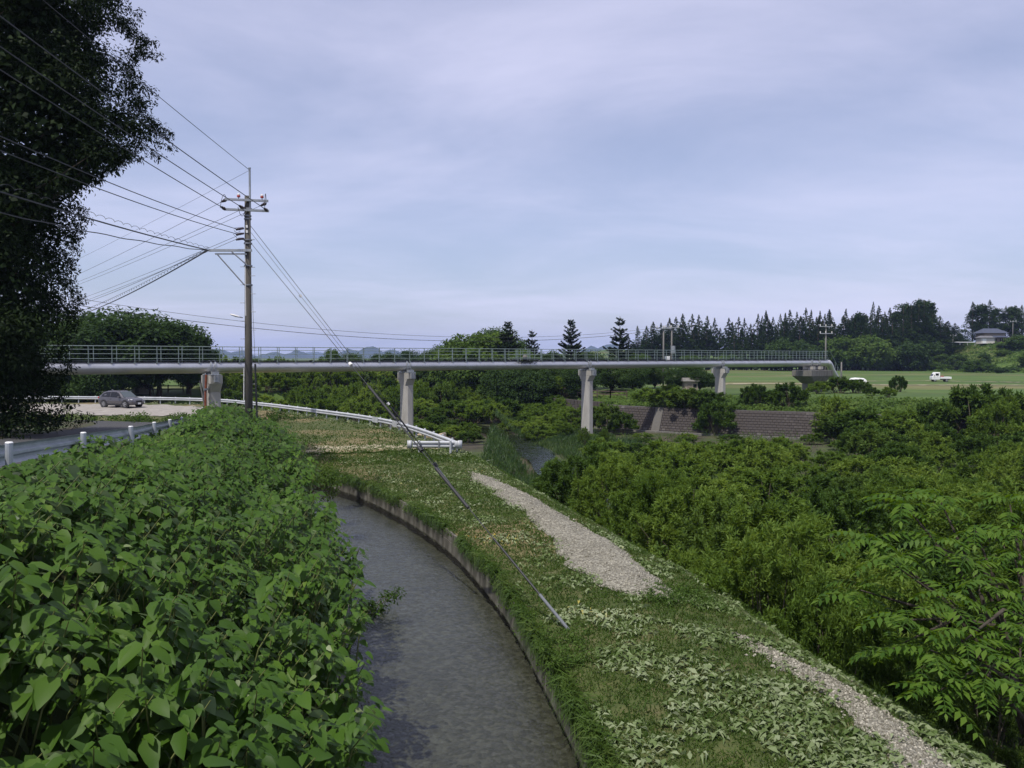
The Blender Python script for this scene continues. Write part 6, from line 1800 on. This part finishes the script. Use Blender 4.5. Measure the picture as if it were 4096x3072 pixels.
fo = np.array([(0, 2, 4), (2, 1, 4), (1, 3, 4), (3, 0, 4), (2, 0, 5), (1, 2, 5), (3, 1, 5), (0, 3, 5)])
F = (fo[None] + (np.arange(n) * 6)[:, None, None]).reshape(-1, 3)
tag(link('path_pebbles', mesh_np('path_pebbles', V.reshape(-1, 3), F, True), M['pebble']), 'loose pale pebbles on the gravel path', None, None, 'stuff')
# lawn grass and litter farther out
n = 30000
i = gr_.uniform(255, NI - 40, n); u = gr_.uniform(0, 1.02, n)
x, y, z = levee_pt(i, np.clip(u, 0, 1)); N = rand_dir(gr_, n); D = unit(gr_.normal(size=(n, 3)) * np.array([.6, .6, .1]) + np.array([0, 0, .6]))
vis_ = (x > -.72 * y - 2) & ~((y > 66) & (x < -24)); x, y, z, N, D = x[vis_], y[vis_], z[vis_], N[vis_], D[vis_]; n = len(x)
ll = gr_.uniform(.05, .14, n) * (1 + .8 * (nz(x, y, 6, 155) > .5))
V, F = leafquads(np.stack([x, y, z - .01], -1), D, N, ll, .03 + .0006 * y, .1)
tag(link('lawn_grass', mesh_np('lawn_grass', V, F), M['grass']), 'mown grass of the lawn beyond the canal', None, None, 'stuff')
# weeds along the guardrails
C = []
for q in np.arange(.3, 60, .42):
    p_ = gp_at(q); C.append((p_[0] + gr_.normal() * .35, p_[1] + gr_.normal() * .3, -5.0 + gr_.uniform(0, .12)))
for k in range(60): C.append((gr_.uniform(-5.6, -2.2), 41 + gr_.normal() * .5, -4.97))
C = np.array(C); V, F = clump_leaves(gr_, C, gr_.uniform(.15, .35, len(C)), 40, .12, .5, flat=.4)
tag(link('rail_weeds', mesh_np('rail_weeds', V, F), M['cut']), 'pale weeds along the foot of the white guardrail', None, None, 'stuff')
# scrub between the road and the parking lot
C = np.stack([gr_.uniform(-46, -17, 300), gr_.uniform(52, 66, 300), np.full(300, -4.9)], -1); C[:, 2] += gr_.uniform(0, .35, 300)
V, F = clump_leaves(gr_, C, gr_.uniform(.3, .8, 300), 50, .17, .55, flat=.5)
tag(link('roadside_scrub', mesh_np('roadside_scrub', V, F), M['green_leaf']), 'low scrub between the near guardrail and the parking lot', None, None, 'stuff')
# reeds and tall grass on the riverbed
n = 70000
y = gr_.uniform(36, 98, n); x = gr_.uniform(-9, 16, n)
rd = river_d(x, y)
keep = (x > np.interp(y, LC[:300, 1], LC[:300, 0]) + 2.2) & (rd < 11) & (rd > 2.0 + .8 * nz(x, y, 3.0, 161)) & (seg_sd(x, y, BKR) < -1)
x, y = x[keep], y[keep]; n = len(x)
z = ground_z(x, y); z = np.maximum(z, np.interp(x - np.interp(y, LC[:300, 1], LC[:300, 0]), [2.2, 5], [-6.8, -8.45]))
D = unit(gr_.normal(size=(n, 3)) * np.array([.35, .35, .1]) + np.array([0, 0, 1])); N = rand_dir(gr_, n) * np.array([1, 1, .2])
ll = gr_.uniform(.35, .75, n) * (1 + .45 * nz(x, y, 4, 162))
V, F = leafquads(np.stack([x, y, z - .05], -1), D, N, ll, np.full(n, .055), .25, .5)
tag(link('river_reeds', mesh_np('river_reeds', V, F), M['reed']), 'tall green reeds and grass along the river', None, None, 'stuff')
# understory of the whole willow bed: dark leafy tangle near the ground
n = 900
y = gr_.uniform(9, 86, n); x = np.interp(y, LC[:300, 1], LC[:300, 0]) + 2.2 + gr_.uniform(0, 1, n) ** 1.2 * (.62 * y + 4)
keep = (seg_sd(x, y, BKR) < -2.5) & ~((y > 42) & (river_d(x, y) < 4.5) & (x < 10)); x, y = x[keep], y[keep]
C = np.stack([x, y, np.maximum(-8.45, -5.6 - .85 * (x - np.interp(y, LC[:300, 1], LC[:300, 0]))) + gr_.uniform(.1, .6, len(x))], -1)
V, F = clump_leaves(gr_, C, gr_.uniform(.5, 1.2, len(C)), 60, .18, .35, flat=.6)
tag(link('riverbed_undergrowth', mesh_np('riverbed_undergrowth', V, F), M['green_leaf']), 'leafy undergrowth beneath the willows', None, None, 'stuff')
# creeper covering the far bank and the hillside
n = 60000
sr = gr_.uniform(-20, s_r[-1] + 75, n); 
BR2 = BKR[::-1]; sB = np.concatenate([[0], np.cumsum(np.linalg.norm(np.diff(BR2, axis=0), axis=1))])
sA = float(np.interp(8, BR2[:, 0], sB)); s_ = sA + gr_.uniform(0, 1, n) * 105
bx = np.interp(s_, sB, BR2[:, 0]); by = np.interp(s_, sB, BR2[:, 1]); tx = np.interp(s_ + 1, sB, BR2[:, 0]) - bx; ty = np.interp(s_ + 1, sB, BR2[:, 1]) - by
tl = np.sqrt(tx * tx + ty * ty) + 1e-9
off = gr_.uniform(-1.0, 9.5, n); x = bx - ty / tl * off; y = by + tx / tl * off
z = ground_z(x, y) + np.maximum(0, .30 + .35 * nz(x, y, 3.0, 171) + .25 * nz(x, y, 1.1, 172)) * gr_.uniform(.2, 1, n)
z = np.where(off < 0, np.maximum(z, -5.9 + .6 * off), z)
keep = (off > -.2 + .9 * nz(s_, s_ * 0, 4, 173)); x, y, z = x[keep], y[keep], z[keep]; n = len(x)
N = unit(gr_.normal(size=(n, 3)) * .45 + np.array([0, -.3, 1])); D = np.cross(N, rand_dir(gr_, n)); ll = gr_.uniform(.16, .38, n)
V, F = leafquads(np.stack([x, y, z], -1), D, N, ll, ll * .8, .12)
tag(link('bank_creeper', mesh_np('bank_creeper', V, F), M['green_leaf']), 'leafy creeper covering the far river bank', None, None, 'stuff')
n = 26000
px = gr_.uniform(915, 1060, n); D_ = gr_.uniform(205, 300, n); x = (px - 512) / FPX * D_; y = D_
keep = (hill_d(x, y) > -6) & (hill_d(x, y) < 34); x, y = x[keep], y[keep]; n = len(x)
z = ground_z(x, y) + np.maximum(0, .3 + .5 * nz(x, y, 6, 181) + .3 * nz(x, y, 2.4, 182)) * gr_.uniform(.1, 1, n)
N = unit(gr_.normal(size=(n, 3)) * .5 + np.array([-.3, -.3, 1])); D = np.cross(N, rand_dir(gr_, n)); ll = gr_.uniform(.4, .9, n)
V, F = leafquads(np.stack([x, y, z], -1), D, N, ll, ll * .7, .12)
tag(link('hillside_scrub', mesh_np('hillside_scrub', V, F), M['green_leaf']), 'scrub covering the hillside below the house', None, None, 'stuff')
# boulders on the river bank beside the second pier
for i in range(26):
    q = at(432 + gr_.normal() * 7, 421 + gr_.normal() * 3.2, 78 + gr_.uniform(-3, 4)); zb = -8.4 + abs(gr_.normal()) * .5
    me_v = rand_dir(gr_, 14)
    bm = bmesh.new()
    for v in me_v: bm.verts.new(v * np.array([1, .8, .7]) * gr_.uniform(.25, .6))
    bmesh.ops.convex_hull(bm, input=bm.verts)
    me = bpy.data.meshes.new('boulder'); bm.to_mesh(me); bm.free()
    tag(link('boulder', me, M['rock'], None, (q.x, q.y, zb)), 'ochre boulder heaped on the river bank at the foot of the second pier', 'boulder', 'boulders beside the second pier')

# ------------------------------------------------------------------ haze: one closed box of pale air
hm = bpy.data.materials.new('haze'); hm.use_nodes = True
hm.node_tree.nodes.clear()
ho = hm.node_tree.nodes.new('ShaderNodeOutputMaterial'); hv = hm.node_tree.nodes.new('ShaderNodeVolumePrincipled')
hv.inputs['Color'].default_value = (0.46, 0.57, 1.0, 1)
hv.inputs['Density'].default_value = 0.00012
hm.node_tree.links.new(hv.outputs[0], ho.inputs['Volume'])
hb = MB().box((0, 3600, 75), (22000, 10000, 190)).part('haze', hm)
tag(hb, kind='stuff')
